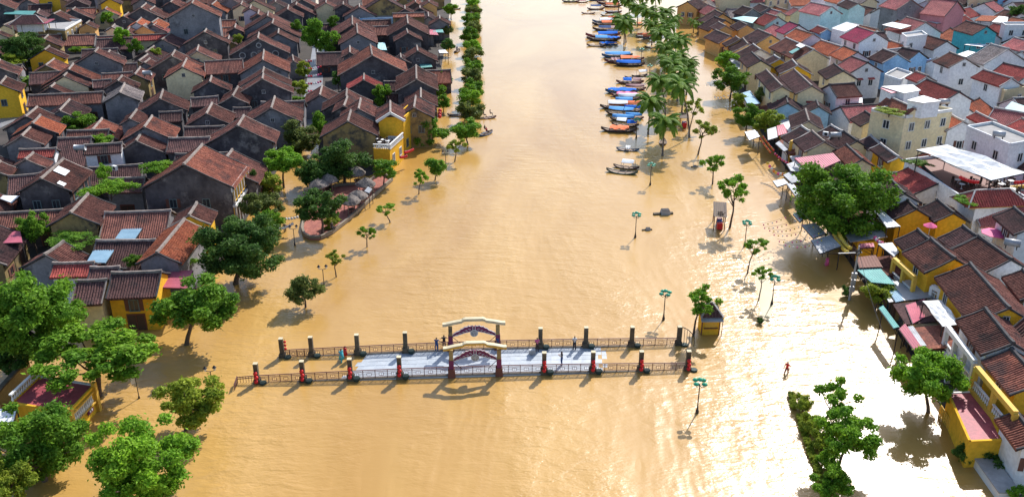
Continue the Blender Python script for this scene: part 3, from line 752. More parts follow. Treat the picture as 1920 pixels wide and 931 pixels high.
canopy('blue-grey sheet roof among the leafy right bank trees', 'D', (560, 340, 660, 310, 780, 460, 640, 480), 4, 'sheetb', 'sheet_canopy', cat='canopy')
canopy('turquoise sheet roof behind the red roofs of the right bank', 'A', (700, 212, 830, 190, 1000, 205, 935, 272), 6, 'sheett', 'sheet_canopy', cat='canopy')
canopy('pale turquoise sheet roof at the right edge', 'I', (1640, 330, 1720, 250, 1950, 330, 1900, 430), 6.5, 'sheett', 'sheet_canopy', cat='canopy')
canopy('white sheet roof left of the pinkish roof with a tiled front', 'C', (210, 290, 330, 258, 555, 300, 430, 340), 8, 'sheetw', 'sheet_canopy', cat='canopy')
canopy('white sheet roof beside the turquoise house front', 'C', (1170, 520, 1240, 510, 1450, 520, 1380, 545), 5.5, 'sheetw', 'sheet_canopy', cat='canopy')
canopy('bright white sheet roof behind the tall white gabled house', 'C', (1080, 635, 1210, 590, 1300, 610, 1190, 665), 7, 'sheetw', 'sheet_canopy', cat='canopy')
canopy('orange and rust sheet roof near the upper right corner', 'C', (1290, 240, 1370, 180, 1560, 190, 1480, 250), 5, 'o', 'sheet_canopy', cat='canopy')
canopy('white sheet roof beside the rust sheet roof, upper right', 'C', (1490, 255, 1570, 190, 1680, 200, 1660, 270), 5, 'sheetw', 'sheet_canopy', cat='canopy')
canopy('white sheet roof below the pink dormer house', 'C', (660, 230, 760, 222, 960, 262, 850, 275), 5.5, 'sheetw', 'sheet_canopy', cat='canopy')
canopy('white awning in front of the orange roof with a lilac gable', 'B', (630, 490, 690, 480, 830, 520, 810, 555), 4.5, 'sheetw')
canopy('teal net canopy at the top left over a courtyard', 'a', (40, 165, 90, 125, 420, 130, 380, 172), 5, 'sheetg', 'net_canopy', cat='canopy')
canopy('red awning on the terrace of the old corner building', 'a', (230, 272, 520, 225, 640, 222, 545, 275), 8.3, 'zincr')
canopy('pink and white patched sheet roof left of the big dark tree', 'z', (289, 538, 312, 508, 362, 506, 350, 540), 4, 'zincr', 'sheet_canopy', cat='canopy')
canopy('glazed grey rooflight behind the weathered tile roof', 'z', (162, 492, 178, 464, 218, 463, 198, 492), 4.2, 'sheetb', 'rooflight', cat='rooflight')
canopy('blue framed rooflight in the dark yard below the carved house', 'z', (216, 447, 234, 422, 272, 420, 252, 449), 3.8, 'sheetb', 'rooflight', cat='rooflight')
canopy('bright pink awning at the left edge of the town', 'z', (-12, 456, -5, 434, 38, 433, 42, 454), 4, 'zincr')
canopy('white corrugated panel at the left edge below the brick wall', 'z', (0, 372, 6, 366, 37, 367, 22, 380), 3.8, 'sheetw', 'sheet_canopy', cat='canopy')
canopy('blue tarpaulin roof over a courtyard beside the wide merchant house', 'c', (730, 500, 815, 497, 840, 585, 735, 580), 4, 'sheett', 'sheet_canopy', cat='canopy')
canopy('teal shade sheets beside the river in front of the brown roofs', 'c', (1200, 725, 1340, 715, 1370, 780, 1240, 790), 4, 'sheetg')
canopy('pink awning on the river side of the far left bank', 'c', (1320, 345, 1400, 340, 1440, 410, 1340, 405), 3.5, 'zincr')
canopy('teal awning beside the pink awning, far left bank', 'c', (1375, 350, 1490, 345, 1500, 380, 1380, 378), 3.5, 'sheetg')
canopy('white awning by the riverside shrubs of the left bank', 'c', (1440, 585, 1520, 580, 1555, 620, 1450, 618), 3, 'sheetw')
canopy('green glass roof panels on the long brown-roofed house', 'A', (1360, 605, 1480, 545, 1500, 565, 1400, 625), 7.6, 'sheetg', 'skylight', posts=False, cat='skylight')
canopy('pale rim panel above the green skylight', 'A', (1440, 530, 1490, 500, 1555, 535, 1500, 560), 7.9, 'sheetw', 'roof_panel', posts=False, cat='panel')
# bits on the cream block's roof
for lab, c, pts, z, m in (('white shed roof on the tall cream block, nearest its front corner', 'I', (500, 235, 690, 180, 900, 245, 690, 268), 12.4, 'sheetw'), ('white shed roof on the tall cream block, further back', 'I', (200, 75, 570, 55, 660, 120, 470, 155), 12.4, 'sheetw'), ('faded pink shed roof on the tall cream block', 'I', (190, 95, 290, 80, 385, 140, 320, 155), 12.2, 'zincr')):
    P = [at(*cp(c, pts[2*i], pts[2*i+1]), z) for i in range(4)]; ctr = sum(P, Vector())/4
    root = thing('rooftop_shed', lab, 'shed', (ctr.x, ctr.y, 9.8)); L_ = [p-Vector((ctr.x, ctr.y, 9.8)) for p in P]
    MB().prism([v*.92 for v in L_][::-1], -.05, z-9.8-.1).build('wall', 'W', root); MB().prism(L_[::-1], z-9.8-.1, z-9.8+.02).build('roof_sheet', m, root)
# hip roofs: pavilion on the corner building, kiosk roof, tiled corner roof of the restaurant
def hip(parent, L, W, H, z, m, ridge=.4, name='roof', oh=0):
    mb = MB(); r = L*ridge/2; n = 10; vs = [(-L/2, -W/2, z), (L/2, -W/2, z), (L/2, W/2, z), (-L/2, W/2, z), (-r, 0, z+H), (r, 0, z+H)]
    mb.add(vs, [(0, 1, 5, 4), (2, 3, 4, 5), (1, 2, 5), (3, 0, 4), (3, 2, 1, 0)])
    o = mb.build(name, m, parent)
    for a, b in ((0, 4), (3, 4), (1, 5), (2, 5), (4, 5)):
        MB().bar(vs[a], vs[b], .2, .2).build('hip_cap', 'capw', o)
    n = int(L/.35)
    rb = MB()
    for i in range(n):
        x = -L/2+(i+.5)*L/n; t = min(1, (L/2-abs(x))/max(.01, L/2-r)) if abs(x) > r else 1
        for s in (-1, 1): rb.bar((x, s*W/2, z+.05), (x, s*(W/2)*(1-t), z+H*t+.03), .14, .1)
    rb.build('tile_rib', m, o)['kind'] = 'stuff'
    return o
c = at(*cp('a', 345, 225), 9); t = thing('roof_pavilion', 'dark hip-roofed pavilion on the terrace of the old corner building', 'pavilion', (c.x, c.y, 5.85), .15)
hip(t, 9, 6, 2.0, 2.2, 'd')
for i in (-1, 1):
    for j in (-1, 1): MB().box((i*3.8, j*2.4, 1.1), (.3, .3, 2.2)).build('post', 'C', t)
MB().box((0, .5, 1.0), (6.5, 3.2, 2.0)).build('wall', 'W', t)
c = at(*cp('G', 1470, 640), 6.8); t = thing('corner_pavilion', 'red striped hip roof at the corner of the white restaurant', 'roof', (c.x, c.y, 6.3), .12)
hip(t, 9.0, 4.5, 1.7, .2, 'R', .55); MB().box((0, 0, .12), (8.4, 4, .22)).build('eave_beam', 'trimy', t)
for i, x in enumerate((1290, 1420)):
    pass
A_, B_ = at(*cp('I', 590, 330), 11.3), at(*cp('I', 285, 192), 11.3); c = (A_+B_)/2; L_ = (B_-A_).length
t = thing('rooftop_house', 'red tiled ridge roof among plants on the tall cream block', 'roof', (c.x, c.y, 9.78), math.atan2((B_-A_).y, (B_-A_).x))
MB().add([(-L_/2, -1.5, 0), (L_/2, -1.5, 0), (L_/2, 1.5, 0), (-L_/2, 1.5, 0), (-L_/2, 0, 1.35), (L_/2, 0, 1.35)], [(0, 1, 5, 4), (2, 3, 4, 5), (1, 2, 5), (3, 0, 4), (3, 2, 1, 0)]).build('wall', 'C', t)
for k in (0, 1): link('roof_slope', roof_mesh(L_+.3, 1.6, .85, .2, 'r'), t, (0, 0, 1.5), (0, 0, k*math.pi))
MB().bar((-L_/2-.2, 0, 1.62), (L_/2+.2, 0, 1.62), .25, .2).build('ridge_cap', 'capw', t)
# yellow front frame of the restaurant
A_, B_ = at(*cp('G', 1290, 925), .0), at(*cp('G', 1900, 870), .0)
t = thing('restaurant_porch', 'bright yellow framed glass front of the white restaurant', 'porch', tuple((A_+B_)/2)); d = (B_-A_)/2
for k in (-1, -.45, .1, .65, 1): MB().bar((d.x*k, d.y*k, 0), (d.x*k, d.y*k, 5.3), .35).build('column', 'trimy', t)
for z in (.3, 2.6, 5.3): MB().bar((-d.x, -d.y, z), (d.x, d.y, z), .3, .4).build('beam', 'trimy', t)
MB().bar((-d.x, -d.y+.25, 2.7), (d.x, d.y+.25, 2.7), .06, 5).build('glass_panel', 'glass', t)
# first-floor red terrace, lower right
ter2 = block('red tiled terrace above a yellow arcade, lower right', *C2('z', 1819, 823, 1779, 733, 1880, 820), 3.0, 'Y', win=0, roof='redtile', name='terrace', par=.12, cat='terrace')
t = thing('walkway_parapet', 'sunlit pale walkway wall running to the lower right corner', 'wall', tuple((at(1822, 845)+at(1884, 931))/2))
v0, v1 = at(1822, 845)-t.location, at(1890, 940)-t.location
MB().bar(v0+Vector((0, 0, .25)), v1+Vector((0, 0, .25)), 1.7, 1.2).build('wall', 'sheetw', t); MB().bar(v0+Vector((0, 0, .9)), v1+Vector((0, 0, .9)), 1.9, .1).build('coping', 'conc', t)
# yellow crossed fence under the terrace
t = thing('lattice_fence', 'yellow crossed lattice fence standing in the flood below the red terrace', 'fence', tuple(at(1783, 800)))
f0, f1 = at(1760, 778)-t.location, at(1797, 836)-t.location; n = 12
for i in range(n):
    a_, b_ = f0.lerp(f1, i/n), f0.lerp(f1, (i+1)/n)
    m_ = MB(); m_.bar(a_+Vector((0, 0, .05)), b_+Vector((0, 0, 1.15)), .07); m_.bar(a_+Vector((0, 0, 1.15)), b_+Vector((0, 0, .05)), .07); m_.bar(a_, a_+Vector((0, 0, 1.25)), .09); m_.build('lattice_panel', 'trimy', t)
for z in (.1, 1.2): MB().bar(f0+Vector((0, 0, z)), f1+Vector((0, 0, z)), .07).build('fence_rail', 'trimy', t)
# white gallery with balusters in front of the white open-bay house; columns of the veranda house
def gallery(label, p0, p1, z0, h, n, m, name='gallery', rail=True):
    A_, B_ = at(*p0, z0), at(*p1, z0); t = thing(name, label, name, tuple(((A_+B_)/2)))
    t.location.z = 0; d = (B_-A_)/2
    for i in range(n+1):
        k = -1+2*i/n; MB().box((d.x*k, d.y*k, (z0+h)/2), (.42, .42, z0+h), math.atan2(d.y, d.x)).build('column', m, t)
    for z in (z0, z0+h): MB().bar((-d.x, -d.y, z), (d.x, d.y, z), .45, .5).build('beam', m, t)
    if rail:
        b = MB(); nn = int(2*d.length/.35)
        for i in range(nn): k = -1+2*(i+.5)/nn; b.lathe((d.x*k, d.y*k, z0+.2), [(.06, 0), (.11, .25), (.05, .5), (.08, .75)], 6)
        b.bar((-d.x, -d.y, z0+1.0), (d.x, d.y, z0+1.0), .2, .12); o = b.build('balustrade', 'trimw', t); o['kind'] = 'stuff'
    return t
gallery('white gallery of tall open bays with a turned balustrade', (1768, 655), (1818, 722), 2.6, 2.6, 3, 'trimw')
gallery('yellow columned upper veranda of the striped-roof corner house', (1670, 522), (1708, 558), 2.2, 2.6, 2, 'trimy', 'veranda')
gallery('yellow arcade front with wide openings above the red terrace', (1822, 730), (1893, 818), 3.0, 2.4, 2, 'trimy', 'arcade')
gallery('yellow balcony front of the cream house by the lanterns', (1480, 292), (1512, 276), 2.0, 2.4, 2, 'trimy', 'balcony', False)
gallery('pale balustrade gallery along the striped roof house', (1744, 560), (1806, 596), 2.8, 1.6, 4, 'trimw')

# ---------------------------------------------------------------- the flooded footbridge
FL, FR, BL, BR = at(483, 716), at(1289, 692), at(530, 668), at(1272, 645)
def deckz(t): return -.22+.36*math.sin(math.pi*min(1, max(0, t)))
M['deck'] = mat('wet_pale_bridge_paving', (.50, .53, .555), (.37, .405, .44), scale=.5, rough=.35, spec=.5, var=0, dirt=((.28, .31, .35), .35, .60))
br = thing('footbridge', 'flooded footbridge with railings and stone pillars crossing the river', 'bridge', tuple((FL+BR)/2))
O = br.location.copy()
vs = []; N = 48
for i in range(N+1):
    t = i/N; a_, b_ = FL.lerp(FR, t), BL.lerp(BR, t); e = (b_-a_).normalized()*.25
    for p, z in ((a_-e, deckz(t)), (b_+e, deckz(t)), (b_+e, deckz(t)-.45), (a_-e, deckz(t)-.45)): vs.append((p.x-O.x, p.y-O.y, z))
MB().add(vs, [(i*4+j, i*4+(j+1) % 4, i*4+4+(j+1) % 4, i*4+4+j) for i in range(N) for j in range(4)] + [(3, 2, 1, 0), (4*N, 4*N+1, 4*N+2, 4*N+3)]).build('deck', 'deck', br)
# paving slabs proud of the deck
nl, nw = 40, 6
for i in range(nl):
    for j in range(nw):
        t0, t1 = (i+.02)/nl, (i+.98)/nl; s0, s1 = (j+.03)/nw, (j+.97)/nw
        if deckz((t0+t1)/2) < random.uniform(-.03, .03): continue
        P = []
        for t, s in ((t0, s0), (t1, s0), (t1, s1), (t0, s1)):
            p = FL.lerp(FR, t).lerp(BL.lerp(BR, t), s); P.append((p.x-O.x, p.y-O.y, deckz(t)+.018+random.uniform(0, .004)))
        MB().add(P+[(x, y, z-.03) for x, y, z in P], [(0, 1, 2, 3), (0, 4, 5, 1), (1, 5, 6, 2), (2, 6, 7, 3), (3, 7, 4, 0)]).build('paving_slab', 'deck', br)
for a_, b_ in ((FL, FR), (BL, BR)):
    k = MB()
    for i in range(N):
        p, q = a_.lerp(b_, i/N), a_.lerp(b_, (i+1)/N); k.bar((p.x-O.x, p.y-O.y, deckz(i/N)+.02), (q.x-O.x, q.y-O.y, deckz((i+1)/N)+.02), .3, .2)
    k.build('kerb', 'dike', br)
front_x = [483, 569, 658, 750, 842, 931, 1020, 1111, 1201, 1289]; back_x = [530, 585, 671, 761, 841, 929, 1013, 1098, 1184, 1272]
M['pot'] = plain('dark_green_planter', (.035, .06, .05))
pil = []
for side, xs, a_, b_ in (('f', front_x, FL, FR), ('b', back_x, BL, BR)):
    xa, xb = xs[0], xs[-1]
    # parameter along the edge whose pixel column is x
    def par(x):
        lo, hi = 0, 1
        for _ in range(40):
            m_ = (lo+hi)/2
            if px(a_.lerp(b_, m_))[0] < x: lo = m_
            else: hi = m_
        return (lo+hi)/2
    ts = [par(x) for x in xs]
    for i, t in enumerate(ts):
        p = a_.lerp(b_, t)-O; z = deckz(t)
        if i in (4, 5): continue
        k = MB(); k.box((p.x, p.y, z+1.15), (.44, .44, 2.5), .02); o = k.build('pillar', 'stone', br)
        MB().box((p.x, p.y, z+2.46), (.46, .46, .06), .02).build('pillar_cap', 'gatecap', o)
        MB().box((p.x, p.y, z+.28), (.74, .74, .7), .02, taper=.9).build('pillar_base', 'stone', o)
        s = 1 if side == 'b' else 1
        MB().lathe((p.x+.62, p.y-.25, z), [(.3, 0), (.42, .35), (.36, .42)], 8).build('planter', 'pot', br)
        pil.append((side, p+O, z))
    for i in range(len(ts)-1):
        n = 4 if not (i == 4) else 4
        for j in range(n):
            t0, t1 = ts[i]+(ts[i+1]-ts[i])*j/n, ts[i]+(ts[i+1]-ts[i])*(j+1)/n
            p, q = a_.lerp(b_, t0)-O, a_.lerp(b_, t1)-O; z0, z1 = deckz(t0), deckz(t1); up = Vector((0, 0, 1))
            p = Vector((p.x, p.y, z0)); q = Vector((q.x, q.y, z1)); r = MB()
            r.bar(p+up*1.02, q+up*1.02, .085, .075); r.bar(p+up*.85, q+up*.85, .045); r.bar(p+up*.18, q+up*.18, .045); r.bar(q, q+up*1.0, .07)
            for g in range(1, 14):
                m_ = p.lerp(q, g/14)
                if 5 <= g <= 9 and g != 7: r.bar(m_+up*.18, m_+up*.36, .025); r.bar(m_+up*.67, m_+up*.85, .025)
                else: r.bar(m_+up*.18, m_+up*.85, .025)
            c0, c1 = p.lerp(q, .33), p.lerp(q, .67)
            for z in (.36, .67): r.bar(c0+up*z, c1+up*z, .04)
            for c_ in (c0, c1): r.bar(c_+up*.36, c_+up*.67, .04)
            r.build('railing_panel', 'rail', br)
# splayed rail end at the left
p, q = FL-O, at(440, 731)-O
r = MB(); m_ = p+Vector((-2.0, -.1, 0))
for a_, b_ in ((p, m_), (m_, q)):
    for z in (1.0, .8, .2): r.bar(a_+Vector((0, 0, z-.2)), b_+Vector((0, 0, z-.35)), .07)
    for g in range(8): c_ = a_.lerp(b_, g/7); r.bar(c_+Vector((0, 0, -.3)), c_+Vector((0, 0, .75)), .04)
r.build('railing_end', 'rail', br)
p = BR-O; r = MB()
for i in range(7):
    a_ = p+Vector((i*.28, -.05*i, 0)); h_ = 2.2*math.sqrt(max(.05, 1-(i/6.5)**2)); r.bar(a_, a_+Vector((0, 0, h_)), .05)
r.tube([p+Vector((6.4/23*i*1.0, -.05*i, 2.2*math.sqrt(max(.02, 1-(i/6.6)**2)))) for i in range(7)], .05, 6); r.build('railing_scroll', 'iron', br)
# gates over the bridge
def gate(name, label, pa, pb, h, side_m):
    a_, b_ = pa, pb; c = (a_+b_)/2; t = thing(name, label, 'gate', tuple(c), math.atan2((b_-a_).y, (b_-a_).x)); L_ = (b_-a_).length/2
    for s in (-1, 1):
        o = MB().box((s*L_, 0, h/2), (.42, .42, h)).build('gate_column', 'N', t)
        MB().box((s*L_, 0, .45), (.8, .8, 1.1), taper=.85).build('column_base', 'timber2', o)
        MB().box((s*L_, 0, 1.3), (.5, .5, 1.4)).build('column_wrap', 'purple', o)
        MB().bar((s*L_*.97, 0, h*.62), (s*L_*.55, 0, h*.28), .05).build('brace', 'iron', t)
    prof = [(-1.32, .0), (-1.18, .02), (-.85, .22), (-.52, .36), (-.44, .52), (-.36, .58), (.36, .58), (.44, .52), (.52, .36), (.85, .22), (1.18, .02), (1.32, .0)]
    mb = MB(); cap = MB(); vs = []; vc = []
    for u, z in prof:
        x = u*L_; zz = h+z*1.0
        for y, dz in ((-.2, .04), (.2, .04), (.2, .30), (-.2, .30)): vs.append((x, y, zz+dz))
        for y, dz in ((-.30, .30), (.30, .30), (.25, .37), (-.25, .37)): vc.append((x, y, zz+dz))
    n = len(prof); fs = [(i*4+j, i*4+(j+1) % 4, i*4+4+(j+1) % 4, i*4+4+j) for i in range(n-1) for j in range(4)]+[(3, 2, 1, 0), (4*n-4, 4*n-3, 4*n-2, 4*n-1)]
    o = mb.add(vs, fs).build('lintel', side_m, t); cap.add(vc, fs).build('lintel_cap', 'gatecap', o)
    # winged carving with a round medallion
    def wing(s):
        top = [(.1, .40), (.3, .34), (.45, .40), (.6, .30), (.8, .30), (.95, .16), (1.1, .14), (1.25, -.02), (1.5, -.10), (1.72, -.22), (1.86, -.36)]
        bot = [(1.8, -.48), (1.5, -.40), (1.3, -.34), (1.1, -.30), (.9, -.22), (.6, -.16), (.3, -.10), (.1, -.12)]
        P = [(s*x*L_/2.02, z*1.45) for x, z in top+bot]; n_ = len(P)
        return P
    for s in (-1, 1):
        P = wing(s); n_ = len(P); zc = h-.52; m_ = MB()
        m_.add([(x, -.07, zc+z) for x, z in P]+[(x, .07, zc+z) for x, z in P], [tuple(range(n_)), tuple(reversed(range(n_, 2*n_)))]+[(i, (i+1) % n_, n_+(i+1) % n_, n_+i) for i in range(n_)])
        o = m_.build('carved_wing', 'purple', t)
        k = MB()
        for i in range(n_): k.bar((P[i][0], -.09, zc+P[i][1]), (P[(i+1) % n_][0], -.09, zc+P[(i+1) % n_][1]), .06, .06)
        for g in range(5): x = s*(.4+.27*g)*L_/2.02; k.tube([(x+.12*math.cos(a)*s, -.1, zc+.12-.17*g+.09*math.sin(a)) for a in [i*.9 for i in range(6)]], .025, 5)
        k.build('wing_scroll', 'trimw', o)
    m_ = MB(); m_.tube([(0, -.12, h-.85), (0, .12, h-.85)], .42, 18); md = m_.build('medallion', 'conc', t)
    k = MB(); k.tube([(.40*math.cos(i*math.pi/9), -.14, h-.85+.40*math.sin(i*math.pi/9)) for i in range(19)], .04, 6)
    for i in range(3): k.tube([((i-1)*.17+.09*math.cos(a), -.15, h-.80+.11*math.sin(a)) for a in [g*.8 for g in range(9)]], .022, 5)
    k.bar((0, -.15, h-.95), (0, -.15, h-1.15), .05); k.build('medallion_ring', 'trimw', md)
    m_ = MB()
    for s in (-1, 1): m_.tube([(s*.05, -.05, h-.22), (s*.24, -.05, h-.2), (s*.32, -.05, h-.02), (s*.14, -.05, h+.04)], .09, 6)
    m_.bar((-.14, 0, h-.25), (.14, 0, h-.25), .2, .4); m_.build('crest', 'purple', t)
    return t
tf = lambda x, a_, b_: a_.lerp(b_, (x-px(a_)[0])/(px(b_)[0]-px(a_)[0]))
gate('bridge_gate', 'front ceremonial gate on the bridge with yellow lintel and purple winged carving', tf(842, FL, FR), tf(931, FL, FR), 3.1, 'trimy')
gate('bridge_gate', 'rear ceremonial gate on the bridge with cream lintel and purple winged carving', tf(841, BL, BR), tf(929, BL, BR), 3.1, 'gatecap')
# lanterns hung on the front pillars
def lantern_mesh(r, m):
    return MB().lathe((0, 0, 0), [(.25*r, -1.0*r), (.7*r, -.8*r), (1.0*r, -.2*r), (1.0*r, .2*r), (.7*r, .8*r), (.25*r, 1.0*r)], 10).mesh('lantern', m, True)
LR = lantern_mesh(.21, 'lred')
fr = [q for q in pil if q[0] == 'f']
for i, (s, p, z) in enumerate(fr):
    lab = ['leftmost', 'second from left', 'third from left', 'fourth from left', 'fourth from right', 'third from right', 'second from right', 'rightmost'][i]
    t = thing('lantern_string', f'three red lanterns on the front bridge pillar, {lab}', 'lanterns', (p.x, p.y-.42, z), 0, 'red lanterns on the front bridge pillars')
    for k in range(3): link('lantern', LR, t, ((k % 2)*.06, -.02, .55+.48*k))
    MB().bar((0, 0, .2), (0, 0, 2.0), .03).build('cord', 'iron', t)
s, p, z = [q for q in pil if q[0] == 'b'][0]
t = thing('lantern_string', 'three small red lanterns on the rear left end pillar of the bridge', 'lanterns', (p.x+.4, p.y, z))
for k in range(3): link('lantern', LR, t, (0, 0, 1.2+.42*k), None, (.7, .7, .7))
MB().bar((0, 0, .9), (0, 0, 2.4), .03).build('cord', 'iron', t)
# ---------------------------------------------------------------- lamps, kiosk, shelters, small things in the flood
def lamp4(loc, label):
    t = thing('street_lamp', label, 'street lamp', loc, random.random()*.5, 'green-capped street lamps')
    MB().lathe((0, 0, -.3), [(.17, 0), (.17, .5), (.10, .75), (.06, 1.2), (.05, 3.5), (.07, 3.6)], 8).build('pole', 'iron', t)
    for k in range(5):
        a = k*math.pi/2+.4; x, y = (.55*math.cos(a), .55*math.sin(a)) if k < 4 else (0, 0); z = 3.45 if k < 4 else 3.75
        if k < 4: MB().tube([(0, 0, 3.1), (x*.6, y*.6, 3.0), (x, y, 3.2)], .035, 6).build('arm', 'iron', t)
        o = MB().lathe((x, y, z-.2), [(.06, 0), (.2, .08), (.22, .2)], 10).build('lamp_globe', 'globe', t, True)
        MB().lathe((x, y, z), [(.30, 0), (.26, .09), (.13, .17), (.03, .22)], 10).build('lamp_cap', 'green', o, True)
    return t
for x, y, lab in ((1307, 773, 'nearest green-capped street lamp right of the bridge, standing in brown water'), (1244, 599, 'green-capped street lamp behind the right end of the bridge'), (1191, 445, 'green-capped street lamp midstream left of the stone block'),
                  (1219, 347, 'green-capped street lamp in front of the white-tarped boat'), (1396, 461, 'green-capped street lamp right of the open timber shelter'), (1447, 570, 'green-capped street lamp on the submerged verge'),
                  (1193, 258, 'green-capped street lamp beside the moored blue boats'), (1202, 118, 'street lamp in front of the far palms'), (1217, 151, 'street lamp beside the blue-covered boat near the palms')):
    lamp4(at(x, y), lab)
def lamp2(loc, label):
    t = thing('street_lamp', label, 'street lamp', loc, .2, 'black twin-lantern lamps on the left bank')
    MB().lathe((0, 0, -.3), [(.14, 0), (.12, .5), (.05, .8), (.045, 2.6), (.06, 2.7)], 8).build('pole', 'iron', t)
    for s in (-1, 1):
        MB().bar((0, 0, 2.45), (s*.45, 0, 2.55), .05).build('arm', 'iron', t)
        o = MB().lathe((s*.45, 0, 2.55), [(.09, 0), (.16, .3)], 6).build('lamp_glass', 'globe', t); MB().lathe((s*.45, 0, 2.85), [(.24, 0), (.1, .16), (.03, .26)], 6).build('lamp_cap', 'iron', o)
for x, y, lab in ((608, 538, 'black twin-lantern lamp beside the round flooded tree'), (400, 735, 'black twin-lantern lamp behind the lone riverside tree'), (836, 314, 'black twin-lantern lamp right of the riverside tree row'), (553, 460, 'black lamp at the tip of the cafe terrace')): lamp2(at(x, y), lab)
t = thing('sign_post', 'dark sign post with a white placard standing in shallow flood water', 'sign', tuple(at(261, 746)), .1)
MB().lathe((0, 0, -.3), [(.13, 0), (.10, .45), (.045, .6), (.045, 3.0)], 8).build('pole', 'iron', t)
MB().box((-.5, 0, 2.75), (.9, .07, .3)).build('sign_board', 'timber', t); MB().box((-.25, -.05, 2.1), (.42, .05, .75), .5).build('placard', 'trimw', t)
t = thing('kiosk', 'small yellow ticket kiosk with a red hip roof standing in the flood', 'kiosk', tuple(at(1331, 628)+Vector((0, 1.0, 0))), .03)
MB().box((0, 0, .95), (2.0, 1.8, 2.1)).build('wall', 'Y', t); hip(t, 2.5, 2.4, 1.3, 2.35, 'd', .15)
for s in (-1, 1): MB().box((s*1.0, -.9, .95), (.12, .12, 2.1)).build('corner_post', 'timber2', t)
MB().add([(-1.25, -.92, 2.35), (1.25, -.92, 2.35), (1.25, -1.5, 2.0), (-1.25, -1.5, 2.0), (-1.25, -.92, 2.28), (1.25, -.92, 2.28), (1.25, -1.5, 1.93), (-1.25, -1.5, 1.93)], [(0, 1, 2, 3), (7, 6, 5, 4), (0, 3, 7, 4), (1, 5, 6, 2), (3, 2, 6, 7)]).build('awning', 'zinc', t)
MB().box((0, -.93, 1.35), (1.4, .08, .8)).build('hatch', 'trimy', t); MB().box((0, -1.0, .9), (1.6, .25, .07)).build('counter', 'timber2', t)
t = thing('marker_pole', 'thin pole in the water right of the yellow kiosk', 'pole', tuple(at(1352, 630))); MB().tube([(0, 0, -.3), (.05, .02, 2.3)], .04, 6).build('pole', 'iron', t); MB().box((.05, 0, 2.25), (.09, .09, .25)).build('pole_cap', 'lyel', t)
def shelter(loc, label, L_, W, h, rz, tilt):
    t = thing('timber_shelter', label, 'shelter', loc, rz)
    n = 7
    for i in range(n):
        x = -W/2+(i+.5)*W/n
        MB().add([(x-W/n*.46, -L_/2, h-tilt), (x+W/n*.46, -L_/2, h-tilt), (x+W/n*.46, L_/2, h+tilt), (x-W/n*.46, L_/2, h+tilt)]+[(x-W/n*.46, -L_/2, h-tilt-.06), (x+W/n*.46, -L_/2, h-tilt-.06), (x+W/n*.46, L_/2, h+tilt-.06), (x-W/n*.46, L_/2, h+tilt-.06)],
                 [(0, 1, 2, 3), (7, 6, 5, 4), (0, 4, 5, 1), (1, 5, 6, 2), (2, 6, 7, 3), (3, 7, 4, 0)]).build('roof_plank', 'timber', t)
    for i in (-1, 1):
        for j in (-1, 1): MB().bar((i*W*.4, j*L_*.4, -.4), (i*W*.4, j*L_*.4, h+j*tilt*.8-.08), .13).build('post', 'timber2', t)
        MB().bar((i*W*.4, -L_/2, h-tilt-.12), (i*W*.4, L_/2, h+tilt-.12), .09, .12).build('beam', 'timber2', t)
    for k, (y, m_) in enumerate(((-.9, 'lred'), (-.3, 'tar_navy'), (.4, 'hull_red'))): MB().box((.1, y*L_*.35, .55), (.8, .7, .9), .2, taper=.85).build('covered_cart', m_, t)
    return t
shelter(at(1352, 432)+Vector((0, 1.8, 0)), 'open plank-roofed timber stall beside a young tree in the flood', 4.2, 1.9, 2.6, -.18, .35)
shelter(at(1283, 240)+Vector((0, 1, 0)), 'small plank-roofed stall among the palm trunks', 2.8, 1.8, 2.3, -.1, .2)
def rock(loc, label, s, name='stone_block'):
    t = thing(name, label, 'stone', loc, .1)
    MB().box((0, 0, .25*s), (1.5*s, 1.0*s, .9*s), 0, taper=.8).build('block_top', 'conc', t); MB().box((-.3*s, 0, .05), (3.0*s, .55*s, .35*s), .05).build('plinth', 'stone', t); MB().box((0, 0, .72*s), (1.1*s, .8*s, .1*s), 0).build('cap', 'capk', t)
rock(at(1247, 401), 'dark stone monument block almost drowned midstream', 1.0); rock(at(1215, 431), 'small pale stone slab just above the water midstream', .5); rock(at(1303, 313), 'tiny pale stone post awash below the young trees', .4)
# ---------------------------------------------------------------- cafe terrace on the left bank
pts = [(566, 432), (570, 444), (582, 450), (600, 450), (622, 440), (655, 414), (690, 382), (737, 338), (716, 326), (690, 345), (640, 350), (590, 358), (574, 392)]
P = [at(x, y) for x, y in pts]; ctr = sum(P, Vector())/len(P)
t = thing('cafe_terrace', 'red paved cafe terrace with a low rounded wall jutting into the flood', 'terrace', tuple(ctr)); P = [p-ctr for p in P]
area = sum(P[i].x*P[(i+1) % len(P)].y-P[(i+1) % len(P)].x*P[i].y for i in range(len(P))); P = P if area > 0 else P[::-1]
MB().prism(P, -.5, .22).build('paving', 'brick', t)
for i in range(len(P)):
    a_, b_ = P[i], P[(i+1) % len(P)]
    n = max(1, int((b_-a_).length/2.2))
    for k in range(n):
        u, v = a_.lerp(b_, k/n), a_.lerp(b_, (k+1)/n)
        if abs(u.y+ctr.y) and (u+ctr).x > -38 and px(u+ctr)[1] > 330: MB().bar(u*.985+Vector((0, 0, .35)), v*.985+Vector((0, 0, .35)), .34, .5).build('wall_section', 'dike', t)
